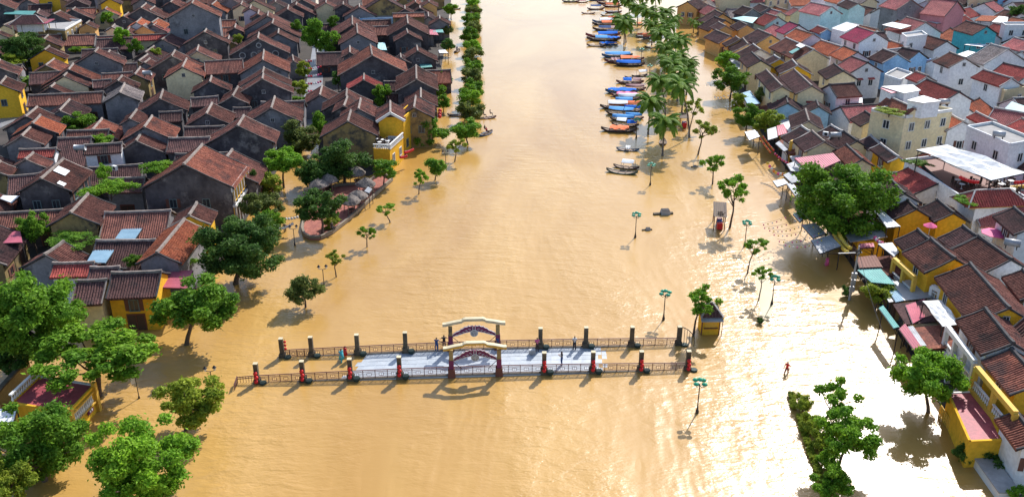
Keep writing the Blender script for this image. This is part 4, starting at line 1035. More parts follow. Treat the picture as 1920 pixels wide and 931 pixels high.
def hut(x, y, r, h, lab):
    p = at(x, y, h+.3); t = thing('thatched_umbrella', lab, 'umbrella', (p.x, p.y, .22), random.random(), 'thatched umbrellas on the cafe terrace')
    n = 16; vs = []; fs = []
    for k, (rr, z) in enumerate(((.05, h+.95), (.45, h+.62), (.8, h+.25), (1.02, h-.12))):
        for i in range(n): a = 2*math.pi*i/n; q = 1+.06*math.sin(i*7.3+k); vs.append((r*rr*q*math.cos(a), r*rr*q*math.sin(a), z+.05*math.sin(i*5.1+k*2)))
    fs = [(k*n+i, k*n+(i+1) % n, (k+1)*n+(i+1) % n, (k+1)*n+i) for k in range(3) for i in range(n)]+[tuple(range(n))]
    vs2 = [(x_*.96, y_*.96, z-.16) for x_, y_, z in vs]; o = len(vs); MB().add(vs+vs2, fs+[tuple(o+i for i in reversed(f)) for f in fs]+[(3*n+i, o+3*n+i, o+3*n+(i+1) % n, 3*n+(i+1) % n) for i in range(n)]).build('thatch', 'thatch', t)
    for i in range(4): a = i*math.pi/2+.7; MB().tube([(r*.72*math.cos(a), r*.72*math.sin(a), -.2), (r*.62*math.cos(a), r*.62*math.sin(a), h)], .06, 6).build('post', 'wood', t)
    MB().tube([(0, 0, h+.85), (.02, 0, h+1.15)], [.12, .03], 6).build('finial', 'thatch', t)
    MB().lathe((0, 0, 0), [(.3, 0), (.06, .05), (.06, .62), (.55, .65), (.55, .7)], 10).build('table', 'timber', t)
for x, y, lab in ((597, 345, 'thatched cafe umbrella at the left, behind the banyan tree'), (615, 336, 'thatched cafe umbrella in the shade of the dense trees'), (668, 322, 'tallest thatched cafe umbrella beside the ochre house'), (686, 343, 'thatched cafe umbrella left of the small round tree'), (657, 375, 'thatched cafe umbrella nearest the river wall'), (671, 366, 'thatched cafe umbrella second along the river wall')): hut(x, y, 1.6, 2.0, lab)
canopy('small grey metal canopy over the cafe bar', 'z', (683, 358, 690, 350, 698, 354, 692, 362), 2.4, 'zinc')
# the drowned yellow shrine at the lower left
sh = block('old yellow walled shrine in the lower left corner, white balusters in its wall', *C2('z', 128, 770, 22, 752, 176, 719), 2.9, 'Y', win=0, roof='redtile', name='shrine', par=.2, cat='shrine')
q = [Vector(v) for v in sh['_q']]; d = q[3].normalized(); out = Vector((d.y, -d.x, 0)); out = -out if out.dot(q[2]) > 0 else out
ln = q[3].length
for k in range(11):
    p = d*(ln*(.12+.066*k))+out*.1+Vector((0, 0, 1.35)); MB().lathe(tuple(p), [(.08, 0), (.15, .3), (.07, .6), (.12, .95)], 8).build('baluster', 'trimw', sh)
for z in (1.28, 2.4): MB().bar(d*(ln*.06)+out*.1+Vector((0, 0, z)), d*(ln*.86)+out*.1+Vector((0, 0, z)), .3, .14).build('rail', 'trimy', sh)
for k in (0.02, .95): MB().box(tuple(d*(ln*k)+out*.12+Vector((0, 0, 1.5))), (.4, .4, 3.4), math.atan2(d.y, d.x)).build('pier', 'trimy', sh)
pl = MB().bar(d*(ln*.55)+out*.12+Vector((0, 0, .95)), d*(ln*.76)+out*.12+Vector((0, 0, .95)), .08, .55).build('plaque', 'purple', sh)
k = MB()
for i in range(2): c_ = d*(ln*(.62+.07*i))+out*.2+Vector((0, 0, .95)); k.bar(c_-d*.12, c_+d*.12, .05); k.bar(c_-d*.1+Vector((0, 0, .12)), c_+d*.1+Vector((0, 0, -.1)), .05); k.bar(c_+Vector((0, 0, .15)), c_-Vector((0, 0, .14)), .05)
k.build('plaque_glyph', 'trimw', pl)
for i in range(12):
    p = q[1].lerp(q[2], (i+.5)/12)+Vector((0, 0, 2.7)); MB().lathe(tuple(p), [(.07, 0), (.13, .3), (.06, .55), (.1, .85)], 8).build('baluster', 'trimw', sh)
MB().bar(q[1]+Vector((0, 0, 3.6)), q[2]+Vector((0, 0, 3.6)), .3, .14).build('rail', 'trimw', sh)
canopy('pale blue sheet roof at the left edge beside the shrine', 'z', (-12, 805, -4, 766, 32, 764, 22, 800), 2.6, 'sheetw', 'sheet_canopy', cat='canopy')
t = thing('wall_enclosure', 'mossy old wall with openings at the left edge behind the shrine', 'wall', tuple(at(28, 735)))
a_, b_ = at(0, 770)-t.location, at(58, 703)-t.location
MB().bar(a_+Vector((0, 0, .8)), b_+Vector((0, 0, .8)), .35, 2.2).build('wall', 'N', t); MB().bar(a_+Vector((0, 0, 2.0)), b_+Vector((0, 0, 2.0)), .5, .2).build('coping', 'stone', t)
# utility pole with boxes and wires
t = thing('utility_pole', 'utility pole with grey meter boxes and tangled cables beside the flooded street', 'utility pole', tuple(at(1592, 562)))
MB().tube([(0, 0, -.4), (.1, 0, 3.5), (.15, 0, 7.2)], [.16, .13, .10], 8).build('pole', 'conc', t)
for z, s in ((1.6, .55), (2.5, .5), (3.4, .6)): MB().box((.02, -.25, z), (s, .3, .7)).build('meter_box', 'zinc', t)
MB().bar((-2.2, 0, 6.2), (.6, 0, 6.3), .09).build('cross_arm', 'zinc', t)
for k in range(6): MB().tube([(.15+.3*math.cos(a+k), .1*k-.2, 6.3+.35*math.sin(a*1.2+k)) for a in [i*.6 for i in range(11)]], .03, 5).build('cable_coil', 'iron', t)
for e in (at(1500, 440, 6.5), at(1690, 690, 6.0), at(1440, 330, 6.5)):
    e = e-t.location; MB().tube([Vector((.15, 0, 6.6)).lerp(Vector(e), i/12)-Vector((0, 0, 1.2*math.sin(math.pi*i/12))) for i in range(13)], .025, 4).build('cable', 'iron', t)

# low shop fronts along the flooded right bank street
SHOPS = [(1352, 108, 1362, 124), (1366, 128, 1378, 150), (1400, 195, 1412, 215), (1418, 225, 1432, 248), (1436, 254, 1452, 282), (1457, 290, 1474, 318), (1478, 322, 1494, 350), (1498, 356, 1516, 386), (1544, 426, 1566, 456), (1570, 462, 1590, 490), (1612, 520, 1634, 556), (1640, 566, 1662, 602), (1668, 610, 1692, 650), (1698, 658, 1722, 700)]
for i, (x0, y0, x1, y1) in enumerate(SHOPS):
    a_, b_ = at(x0, y0), at(x1, y1); d = b_-a_; out = Vector((d.y, -d.x, 0)).normalized(); out = out if out.x < 0 else -out
    c_ = (a_+b_)/2-out*2.4; L_ = d.length; rz = math.atan2(d.y, d.x)
    t = thing('shop_front', f"low dark shop front on the flooded right bank street, {ORDS[i]} counting from the far end", 'shop', (c_.x, c_.y, 0), rz, 'shop fronts along the right bank street')
    s_ = 1 if Vector((-math.sin(rz), math.cos(rz), 0)).dot(out) > 0 else -1; wm = ['timber2', 'N', 'C', 'timber', 'Y'][i % 5]; h = 2.5+.5*random.random()
    MB().box((0, -s_*.3, h/2-.2), (L_*.96, 3.6, h+.4)).build('wall', wm, t)
    MB().add([(-L_/2, s_*2.5, h-.1), (L_/2, s_*2.5, h-.1), (L_/2, -s_*2.2, h+.75), (-L_/2, -s_*2.2, h+.75)]+[(-L_/2, s_*2.5, h-.2), (L_/2, s_*2.5, h-.2), (L_/2, -s_*2.2, h+.65), (-L_/2, -s_*2.2, h+.65)], [(0, 1, 2, 3), (7, 6, 5, 4), (0, 4, 5, 1), (1, 5, 6, 2), (2, 6, 7, 3), (3, 7, 4, 0)]).build('lean_to', ['b', 'zinc', 'd', 'r', 'zinc'][i % 5], t)
    n = max(2, int(L_/1.6))
    for k in range(n): MB().box((-L_/2+(k+.5)*L_/n, s_*1.52, 1.0), (L_/n*.8, .12, 2.0)).build('door', ['glass', 'timber', 'shutb'][(i+k) % 3], t)
    for k in (-1, 1): MB().box((k*L_*.47, s_*2.3, h/2-.3), (.14, .14, h+.2)).build('post', 'timber', t)

# extra pieces of particular houses
def by_label(s): return next(h[0] for h in HOUSES if h[3] and s in h[3])
h = by_label('carved pale front'); W_, L_, p_ = h['_w'], h['_l'], h['_p']; ez = 9.5-p_*W_; y_ = W_+.02
MB().box((0, y_, ez-.35), (L_*.98, .2, .9)).build('carved_frieze', 'trimw', h); MB().box((0, y_+.1, ez*.52), (L_*.98, .5, .35)).build('balcony_slab', 'trimw', h); MB().box((0, y_-.05, ez*.25), (L_*.96, .12, ez*.48)).build('ground_floor_front', 'trimy', h)
for i in range(7):
    x_ = -L_*.46+i*L_*.92/6; MB().box((x_, y_+.12, ez*.5), (.28, .25, ez)).build('pilaster', 'capw', h)
    if i < 6: window(h, (x_+L_*.92/12, y_+.1, ez*.76), 1.0, 1.5, 1, 'trimy', 'trimy'); MB().box((x_+L_*.92/12, y_+.08, ez*.22), (1.2, .1, ez*.4)).build('arched_door', 'timber', h)
h = by_label('white panels'); W_, L_, p_ = h['_w'], h['_l'], h['_p']; n_ = h['_near']
for k, (u0, u1, v0, v1) in enumerate(((-.10, .02, .12, .55), (.03, .14, .12, .55), (-.46, -.34, .55, .8))):
    u0, u1 = sorted((u0*-n_, u1*-n_))
    MB().add([(u*L_, v*W_, 7-p_*v*W_+.24+dz) for dz in (0, .06) for u, v in ((u0, v0), (u1, v0), (u1, v1), (u0, v1))], [(3, 2, 1, 0), (4, 5, 6, 7), (0, 1, 5, 4), (1, 2, 6, 5), (2, 3, 7, 6), (3, 0, 4, 7)]).build('roof_panel', 'sheetw', h)
h = by_label('stucco medallions'); W_, L_, p_ = h['_w'], h['_l'], h['_p']; n_ = h['_near']; x_ = n_*(L_/2-.1)
for y_, z_, r_ in ((0, 6.9, .55), (-W_*.6, 4.6, .7), (-W_*.2, 4.6, .7), (W_*.55, 4.7, .75)):
    MB().tube([(x_, y_+r_*math.cos(i*math.pi/8), z_+r_*math.sin(i*math.pi/8)) for i in range(17)], .12, 6).build('stucco_ring', 'conc', h)
# ---------------------------------------------------------------- trees, shrubs, palms
rng = np.random.default_rng(5)
def crown(seed, blobs, leaves, size, spread=.72, br=(.26, .44), flat=.85):
    r = np.random.default_rng(seed)
    c = r.normal(size=(blobs, 3)); c /= np.linalg.norm(c, axis=1)[:, None]; c *= (spread*r.random((blobs, 1))**.38); c[:, 2] *= flat
    b = r.uniform(*br, size=blobs); idx = r.choice(blobs, leaves, p=(b**2)/(b**2).sum())
    d = r.normal(size=(leaves, 3)); d[:, 2] += .3; d /= np.linalg.norm(d, axis=1)[:, None]
    rad = r.random(leaves)**.42; stray = r.random(leaves) < .10; rad[stray] *= 1.45
    p = c[idx] + d*(b[idx]*rad)[:, None]*np.array([1, 1, .8])
    nrm = d*.5 + r.normal(size=(leaves, 3))*.75 + np.array([0, 0, .45]); nrm /= np.linalg.norm(nrm, axis=1)[:, None]
    u = np.cross(nrm, r.normal(size=(leaves, 3))); u /= np.linalg.norm(u, axis=1)[:, None]; v = np.cross(nrm, u)
    s = (size*r.uniform(.65, 1.35, leaves))[:, None]
    V = np.empty((leaves, 4, 3)); V[:, 0] = p-u*s; V[:, 1] = p+v*s*.5+nrm*s*.12; V[:, 2] = p+u*s; V[:, 3] = p-v*s*.5+nrm*s*.12
    me = bpy.data.meshes.new('crown'); n = leaves*4
    me.vertices.add(n); me.vertices.foreach_set('co', V.reshape(-1)); me.loops.add(n); me.loops.foreach_set('vertex_index', np.arange(n, dtype=np.int32))
    me.polygons.add(leaves); me.polygons.foreach_set('loop_start', np.arange(0, n, 4, dtype=np.int32)); me.polygons.foreach_set('loop_total', np.full(leaves, 4, dtype=np.int32))
    me.materials.append(M['leaf_mid']); me.update(); me['blobs'] = [float(x) for x in c.reshape(-1)]
    return me
CR = {'big': [crown(i, 80, 26000, .034, .92, (.10, .23)) for i in (1, 2, 3)], 'mid': [crown(i+10, 40, 9500, .054, .90, (.14, .27)) for i in range(4)],
      'small': [crown(i+20, 22, 3800, .078, .84, (.19, .35)) for i in range(4)], 'open': [crown(i+30, 18, 1900, .075, .92, (.12, .25), .8) for i in range(4)],
      'feather': [crown(i+40, 64, 17000, .042, .94, (.10, .20), .62) for i in (1, 2)], 'ivy': [crown(i+50, 30, 5000, .055, .9, (.18, .32), .5) for i in (1, 2)]}
def tree(label, base, cr, r, m, style='small', vz=.85, name='tree', group=None, hc=None, ground=0.0, trunk_r=None, cat='tree', rx=1.0):
    """base: trunk pixel on the water (or None with hc = height of the crown centre), cr: crown centre pixel, r: crown radius in pixels"""
    if base:
        p = at(*base, ground); lo, hi = .5, 25
        for _ in range(40):
            z = (lo+hi)/2
            if px((p.x, p.y, z))[1] > cr[1]: lo = z
            else: hi = z
        z = (lo+hi)/2; q = px((p.x, p.y, z)); off = Vector(((cr[0]-q[0])/q[2], 0, z))
    else:
        p = at(*cr, hc); z = hc; p = Vector((p.x, p.y, ground)); off = Vector((0, 0, z)); q = px((p.x, p.y, z))
    R_ = r/q[2]*(1.1 if style != 'open' else 1.0); off.z -= ground
    t = thing(name, label, cat, tuple(p), 0, group)
    me = random.choice(CR[style]); o = link('crown', me, t, off, (0, 0, random.uniform(0, 6.28)), (R_*rx, R_, R_*vz))
    o.material_slots[0].link = 'OBJECT'; o.material_slots[0].material = M[m]
    tr = trunk_r or max(.05, R_*.05); top = off-Vector((0, 0, R_*vz*.35)); mid = top*.5+Vector((random.uniform(-.12, .12)*z*.4, random.uniform(-.1, .1)*z*.4, 0))
    k = MB(); k.tube([(0, 0, -.5), tuple(mid*.5), tuple(mid), tuple(top)], [tr*1.35, tr, tr*.85, tr*.6], 8)
    bl = np.array(me['blobs']).reshape(-1, 3); ca, sa = math.cos(o.rotation_euler.z), math.sin(o.rotation_euler.z)
    for i in range(0, len(bl), max(1, len(bl)//9)):
        b = bl[i]; e = off+Vector(((b[0]*R_*rx*ca-b[1]*R_*sa), (b[0]*R_*rx*sa+b[1]*R_*ca), b[2]*R_*vz)); s_ = mid.lerp(top, random.uniform(.2, 1))
        k.tube([tuple(s_), tuple(s_.lerp(e, .55)+Vector((0, 0, -.04*R_))), tuple(e)], [tr*.5, tr*.34, tr*.12], 5)
    k.build('trunk', 'bark', t, True)
    return t
TREES = [
 # near left
 ('huge leafy tree filling the left edge above the shrine', None, (48, 590), 98, 'leaf_mid', 'big', .95, 6.5),
 ('bright feathery flame tree spreading over the flooded yard', (184, 742), (178, 658), 108, 'leaf_bright', 'feather', .55, None),
 ('glossy dark green tree at the water edge below the weathered tile roof', (348, 645), (362, 570), 74, 'leaf_mid', 'mid', .75, None),
 ('big dark tree in front of the orange roof', (440, 532), (452, 462), 82, 'leaf_dark', 'big', .78, None),
 ('leafy tree cut by the lower left corner', None, (66, 828), 96, 'leaf_mid', 'big', .9, 4.0),
 ('yellow-green tree at the very lower left edge', None, (8, 905), 50, 'leaf_yel', 'mid', .9, 3.5),
 ('full bright green tree at the bottom of the picture near the shrine', None, (262, 862), 104, 'leaf_bright', 'big', .85, 4.0),
 ('lone riverside tree between lamp and bright bottom tree', (345, 806), (356, 748), 60, 'leaf_yel', 'mid', .85, None),
 ('round olive tree standing in the flood above its own shadow', (573, 576), (568, 541), 34, 'leaf_olive', 'small', .85, None),
 ('thin half-bare young tree beside the twin-lantern lamp', (631, 519), (626, 482), 23, 'leaf_yel', 'open', .7, None),
 ('young tree in the river row, second up from the twin-lantern lamp', (688, 463), (687, 434), 21, 'leaf_bright', 'open', .9, None),
 ('young forked tree in the river row near the cafe wall', (733, 417), (722, 392), 22, 'leaf_bright', 'open', .7, None),
 ('slim young tree in the river row left of the round one', (785, 364), (789, 332), 19, 'leaf_bright', 'open', 1.1, None),
 ('small round tree in the river row below the pale sapling', (815, 338), (818, 311), 21, 'leaf_mid', 'small', .95, None),
 ('pale sapling in the river row below the dark round tree', (852, 303), (855, 272), 22, 'leaf_yel', 'open', .9, None),
 ('dark round tree at the near end of the dense river row', (878, 272), (874, 242), 27, 'leaf_mid', 'small', .85, None),
 ('broad bushy tree right of the yellow riverside house', None, (806, 247), 33, 'leaf_mid', 'mid', .95, 2.6),
 ('round tree on the river wall beside the thatched umbrellas', (719, 349), (720, 317), 26, 'leaf_mid', 'small', .75, None),
 ('dense dark tree in front of the stained ochre house', None, (642, 300), 50, 'leaf_dark', 'mid', .85, 4.2),
 ('compact dark tree left of the stained ochre house tree', None, (586, 318), 37, 'leaf_dark', 'mid', .9, 3.2),
 ('banyan with hanging roots on the tip of the cafe terrace', (604, 440), (600, 387), 44, 'leaf_dark', 'mid', .85, None),
 ('light green tree over the flooded street corner', (532, 352), (530, 302), 37, 'leaf_bright', 'mid', .8, None),
 ('olive tree above the light green street tree', None, (558, 256), 40, 'leaf_olive', 'mid', .85, 3.5),
 ('pale green clipped tree beside the carved house front', None, (509, 346), 24, 'leaf_yel', 'small', 1.1, 2.6),
 ('loose olive tree in front of the carved house front', None, (492, 384), 38, 'leaf_olive', 'mid', .8, 3.0),
 ('bright green shrub tree right above the big dark tree', None, (503, 412), 27, 'leaf_bright', 'small', .8, 2.4),
 ('tall rounded tree beside the old town street', None, (591, 65), 27, 'leaf_mid', 'mid', 1.25, 6.5),
 ('pale airy tree right of the tall street tree', None, (620, 78), 19, 'leaf_mid', 'small', 1.2, 5),
 ('small dark tree left of the tall street tree', None, (557, 48), 13, 'leaf_mid', 'small', 1, 6),
 ('big dark tree at the upper left beside the yellow houses', None, (42, 92), 42, 'leaf_dark', 'big', .85, 5.5),
 ('yellowish tree below the big dark tree at upper left', None, (20, 114), 25, 'leaf_yel', 'mid', .6, 4),
 ('tall bamboo clump behind the long red roof', None, (226, 72), 15, 'leaf_bright', 'small', 1.6, 5),
 ('dark small tree right of the bamboo clump', None, (254, 86), 15, 'leaf_mid', 'small', 1, 4.5),
 ('pale green shrub by the ochre wall right of the bamboo', None, (291, 97), 13, 'leaf_yel', 'small', .8, 3.5),
 ('bright tree in front of the grey stair tower', None, (203, 32), 14, 'leaf_bright', 'small', .9, 4.5),
 ('round green tree in the walled garden', None, (150, 228), 29, 'leaf_mid', 'mid', .75, 3.2),
 ('bright bush tree between the dark tiled sheds', None, (190, 261), 20, 'leaf_bright', 'small', .6, 4.5),
 ('bushy dark green tree at the left edge of the tiled roofs', None, (60, 424), 29, 'leaf_mid', 'mid', 1.15, 4.2),
 ('small tree beside the orange-roofed house gable', None, (250, 488), 18, 'leaf_mid', 'small', .7, 4),
 ('dark tree behind the street houses at the top', None, (625, 40), 12, 'leaf_mid', 'small', 1, 6),
 ('yellow-flowered shrub by the grey blank-gabled house', None, (445, 72), 12, 'leaf_yel', 'small', .9, 5),
 ('green shrub on the street in front of the medallion gable', None, (568, 130), 15, 'leaf_yel', 'small', 1.2, 3),
 ('flowering shrub halfway down the old town street', None, (562, 165), 15, 'leaf_yel', 'small', 1.1, 3),
 ('rounded shrub at the dry end of the old town street', None, (562, 190), 19, 'leaf_mid', 'small', .7, 2),
 ('dark potted palm-like tree inside the street block', None, (634, 148), 15, 'leaf_dark', 'small', 1.1, 4),
 ('courtyard tree behind the yellow riverside house', None, (717, 178), 17, 'leaf_mid', 'small', 1.4, 4.5),
 ('slim tree at the corner of the flooded street and the ochre house', None, (597, 232), 18, 'leaf_mid', 'small', 1.5, 3.5),
 ('bush tree on the river front below the brown roofs', None, (834, 143), 18, 'leaf_bright', 'small', .9, 3),
 ('green riverside shrub above the red lanterns', None, (828, 172), 15, 'leaf_mid', 'small', 1, 2.2),
 ('riverside shrub just behind the red lanterns', None, (831, 192), 15, 'leaf_mid', 'small', 1.1, 2.2),
 ('dark riverside bush halfway up the left bank', None, (840, 84), 14, 'leaf_dark', 'small', 1, 3), ('pale riverside bush above the dark one on the left bank', None, (838, 55), 14, 'leaf_olive', 'small', .8, 3),
 ('bright riverside bush near the top of the left bank', None, (845, 17), 14, 'leaf_bright', 'small', .9, 3),
 ('dark thicket at the left edge behind the shrine', None, (22, 668), 48, 'leaf_dark', 'mid', .8, 2.2),
 # right
 ('huge spreading tree overhanging the right bank shops', None, (1582, 372), 92, 'leaf_mid', 'big', .85, 6.5),
 ('large-leaved tree in front of the white gallery, lower right', (1742, 772), (1738, 706), 62, 'leaf_bright', 'mid', .95, None),
 ('bright yellow-green shrub tree by the green awning', None, (1647, 546), 29, 'leaf_yel', 'small', .8, 2.6),
 ('leafy tree beside the kiosk at the right end of the bridge', (1300, 628), (1315, 561), 40, 'leaf_bright', 'open', .9, None),
 ('young tree overhanging the plank-roofed stall', (1368, 426), (1378, 354), 37, 'leaf_bright', 'open', .95, None),
 ('dark young tree above the plank-roofed stall', (1336, 345), (1339, 304), 26, 'leaf_bright', 'open', 1.0, None),
 ('sapling right of the lamp beside the stall', (1401, 512), (1416, 460), 27, 'leaf_bright', 'open', .8, None),
 ('sapling on the submerged verge beside the green-capped lamp', (1422, 562), (1430, 510), 22, 'leaf_bright', 'open', .8, None),
 ('young tree beside the street at the near end of the palm row', (1308, 290), (1318, 240), 28, 'leaf_yel', 'open', .9, None),
 ('young tree between the palms and the dark young tree', (1292, 245), (1302, 200), 22, 'leaf_yel', 'open', 1, None),
 ('broad tree over the right bank street in front of the cream gables', None, (1372, 148), 34, 'leaf_mid', 'mid', .8, 4.5),
 ('smaller tree behind the broad street tree on the right bank', None, (1362, 112), 22, 'leaf_bright', 'small', .8, 4.5),
 ('round street tree left of the pink street awning', None, (1403, 216), 27, 'leaf_mid', 'mid', .85, 4), ('lighter street tree right beside the pink street awning', None, (1441, 226), 28, 'leaf_yel', 'mid', .8, 4),
 ('grey-green tree among the cream gables of the right bank', None, (1433, 180), 20, 'leaf_olive', 'small', .9, 4), ('pale shrub tree beside the blue-grey sheet roof', None, (1384, 192), 16, 'leaf_yel', 'small', 1.3, 3),
 ('tree behind the rooftops at the upper right corner', None, (1912, 25), 22, 'leaf_dark', 'small', 1, 6),
 ('tree standing on the flooded verge, nearest the wading person', (1545, 790), (1567, 744), 54, 'leaf_bright', 'open', .85, None),
 ('leaning big-leaved tree on the hedge strip, lower right', (1570, 880), (1592, 815), 56, 'leaf_bright', 'mid', .9, None),
 ('dense tree at the bottom end of the hedge strip', None, (1562, 900), 38, 'leaf_bright', 'mid', 1, 1.8),
]
for lab, base, c_, r, m_, st, vz, hc in TREES:
    tree(lab, base, c_, r, m_, st, vz, hc=hc, group='trees')
rows = [(882, 208), (881, 186), (886, 166), (884, 146), (886, 126), (885, 106), (883, 88), (880, 66), (886, 52), (884, 38), (887, 24), (885, 10), (887, -4)]
for i, (x, y) in enumerate(rows):
    tree(f"bushy tree standing in the dense river row, {ORDS[i]} counting up from its near end", (x+2, y+22-i), (x, y), 25-i*.9, ['leaf_olive', 'leaf_bright', 'leaf_mid', 'leaf_olive', 'leaf_mid'][i % 5], 'small', .95, group='dense tree row in the river')
def shrub(label, c_, r, z, m_, style='ivy', vz=.5, name='shrub', rx=1.0, rz=0, cat='shrub'):
    p = at(*c_, z); R_ = r/px(p)[2]; t = thing(name, label, cat, (p.x, p.y, max(0, z-R_*vz)))
    o = link('foliage', random.choice(CR[style]), t, (0, 0, z-t.location.z), (0, 0, rz), (R_*rx, R_, R_*vz)); o.material_slots[0].link = 'OBJECT'; o.material_slots[0].material = M[m_]
    k = MB(); k.tube([(0, 0, -.3), (.05, 0, (z-t.location.z)*.6+.1)], [.1, .05], 6)
    for a in range(4): k.tube([(.03, 0, .1), (R_*rx*.6*math.cos(a*1.6+.4), R_*.6*math.sin(a*1.6+.4), (z-t.location.z))], [.05, .02], 5)
    k.build('stem', 'bark', t); return t
for a in (('leafy undergrowth beneath the banyan on the cafe terrace', (622, 418), 18, .9, 'leaf_yel', 'small', 1.0, 'shrub', 1, 0), ('bright green creeper smothering the dark tiled shed roof', (205, 352), 44, 5.8, 'leaf_bright', 'ivy', .5, 'creeper', 1.2, .2), ('upright creeper climbing the parapet beside the white-panelled roof', (192, 322), 24, 6.6, 'leaf_bright', 'ivy', 1.2, 'creeper', .6, 0), ('creeper spilling down the roof left of the carved house', (306, 313), 36, 6.9, 'leaf_bright', 'ivy', .5, 'creeper', 1.3, .5),
          ('dark hedge creeper behind the round hip roof at the left', (128, 450), 42, 4.4, 'leaf_mid', 'ivy', .35, 'creeper', 1.4, -.3), ('creeper on the wall below the bright orange roof', (345, 490), 24, 3.2, 'leaf_bright', 'ivy', .7, 'creeper', 1.3, 0), ('creeper on the side wall of the carved house front', (475, 325), 10, 5, 'leaf_dark', 'ivy', 1.6, 'creeper', .6, 0),
          ('clipped round bush at the top of the hedge strip, lower right', (1506, 753), 21, .9, 'leaf_yel', 'small', 1.0, 'shrub', 1, 0), ('second clipped bush on the hedge strip, lower right', (1522, 792), 24, .9, 'leaf_yel', 'small', 1.0, 'shrub', 1, 0), ('third clipped bush on the hedge strip, lower right', (1540, 824), 24, .9, 'leaf_yel', 'small', 1.0, 'shrub', 1, 0), ('low bush on the hedge strip beside the leaning tree', (1553, 858), 25, .9, 'leaf_bright', 'small', 1.0, 'shrub', 1, 0),
          ('trimmed hedge bush on a plinth at the foot of the red terrace', (1808, 846), 23, 1.0, 'leaf_dark', 'small', 1.1, 'shrub', 1, 0), ('dark garden bush beside the pale walkway, lower right', (1872, 862), 30, .9, 'leaf_dark', 'small', .7, 'shrub', 1.2, .3), ('bright bush in the bottom right corner', (1908, 925), 22, 1.0, 'leaf_bright', 'small', .8, 'shrub', 1, 0),
          ('row of potted plants on the edge of the tall cream block roof', (1668, 208), 22, 10.5, 'leaf_yel', 'ivy', .4, 'roof_garden', 1.6, -.7), ('green planting around the restaurant terrace corner', (1812, 375), 22, 7.0, 'leaf_bright', 'ivy', .5, 'roof_garden', 1.3, -.8), ('planting along the back parapet of the restaurant terrace', (1722, 305), 20, 7.2, 'leaf_mid', 'ivy', .4, 'roof_garden', 1.5, -.8), 
          ('tuft of reeds at the tip of the submerged verge', (1425, 600), 8, .4, 'leaf_dark', 'small', .9, 'shrub', 1, 0), ('potted shrub beside the utility pole in the flood', (1588, 545), 12, .8, 'leaf_dark', 'small', 1.2, 'shrub', 1, 0), 
          ('flowering shrubs heaped along the lane by the yellow houses', (155, 93), 18, 2, 'leaf_yel', 'ivy', .5, 'shrub', 1.3, .6), ('green shrubs along the lane beside the pinkish awnings', (140, 92), 13, 2.5, 'leaf_mid', 'ivy', .6, 'shrub', 1, .6), ('yellow lanterns tree underplanting beside the zinc awnings', (1660, 425), 14, 2, 'leaf_mid', 'small', .8, 'shrub', 1, 0)):
    shrub(*a)
# hedge kerb of the strip
t = thing('hedge_strip', 'long narrow clipped hedge edging the flooded verge, lower right', 'hedge', tuple(at(1515, 800)))
for i, (p0, p1) in enumerate((((1482, 738), (1490, 768)), ((1498, 780), (1510, 820)), ((1511, 824), (1535, 890)), ((1536, 893), (1552, 935)))):
    a_, b_ = at(*p0)-t.location, at(*p1)-t.location; n = int((b_-a_).length/.5)+1
    for k in range(n):
        c_ = a_.lerp(b_, (k+.5)/n); o = link('hedge_section', CR['small'][k % 4], t, (c_.x, c_.y, .25), (0, 0, k), (.42, .42, .35)); o.material_slots[0].link = 'OBJECT'; o.material_slots[0].material = M['leaf_yel']
# palms
def frond(seed, L_=3.0, droop=.55):
    r = random.Random(seed); pts = []; n = 9
    for i in range(n+1):
        u = i/n; pts.append(Vector((L_*u*(1-.12*u*u), 0, L_*(.34*u-droop*1.5*u*u*u**.3))))
    mb = MB(); mb.tube(pts, [.045*(1-.8*i/n)+.008 for i in range(n+1)], 4)
    for i in range(26):
        u = .12+.88*i/26; k = min(n-1, int(u*n)); p = pts[k].lerp(pts[k+1], u*n-k); d = (pts[k+1]-pts[k]).normalized(); ll = L_*.30*math.sin(math.pi*(.16+.80*u))**.7
        for s in (-1, 1):
            e = p+d*ll*.55+Vector((0, s*ll*.78, -ll*(.28+.25*r.random()))); wv = d*.12
            m_ = p.lerp(e, .5)+Vector((0, 0, ll*.07))
            mb.add([p-wv*.6, p+wv*.6, m_+wv, e, m_-wv], [(0, 1, 2, 4), (4, 2, 3)])
    return mb.mesh('frond', 'leaf_palm')
FR_ = [frond(i, 3.0, .36+.12*i) for i in range(4)]
def palm(label, base, cr, r, n=17, group='coconut palms'):
    p = at(*base); lo, hi = 1, 22
    for _ in range(40):
        z = (lo+hi)/2
        if px((p.x, p.y, z))[1] > cr[1]: lo = z
        else: hi = z
    q = px((p.x, p.y, z)); top = Vector(((cr[0]-q[0])/q[2], 0, z)); s = r/q[2]/2.75
    t = thing('coconut_palm', label, 'palm tree', tuple(p), 0, group)
    k = MB(); k.tube([Vector((0, 0, -.5)).lerp(top, i/6)+Vector((top.x*-.18*math.sin(math.pi*i/6), 0, 0)) for i in range(7)], [.26, .17, .15, .14, .13, .13, .15], 8); k.build('trunk', 'palmbark', t, True)
    for i in range(n):
        a = i*2.399+random.uniform(-.2, .2); tl = -.75+1.15*(i/n)+random.uniform(-.12, .12)       # from upright young fronds to hanging old ones
        o = link('frond', FR_[i % 4], t, top, (random.uniform(-.3, .3), tl, a), (s, s, s)); o.rotation_mode = 'XYZ'
    return t
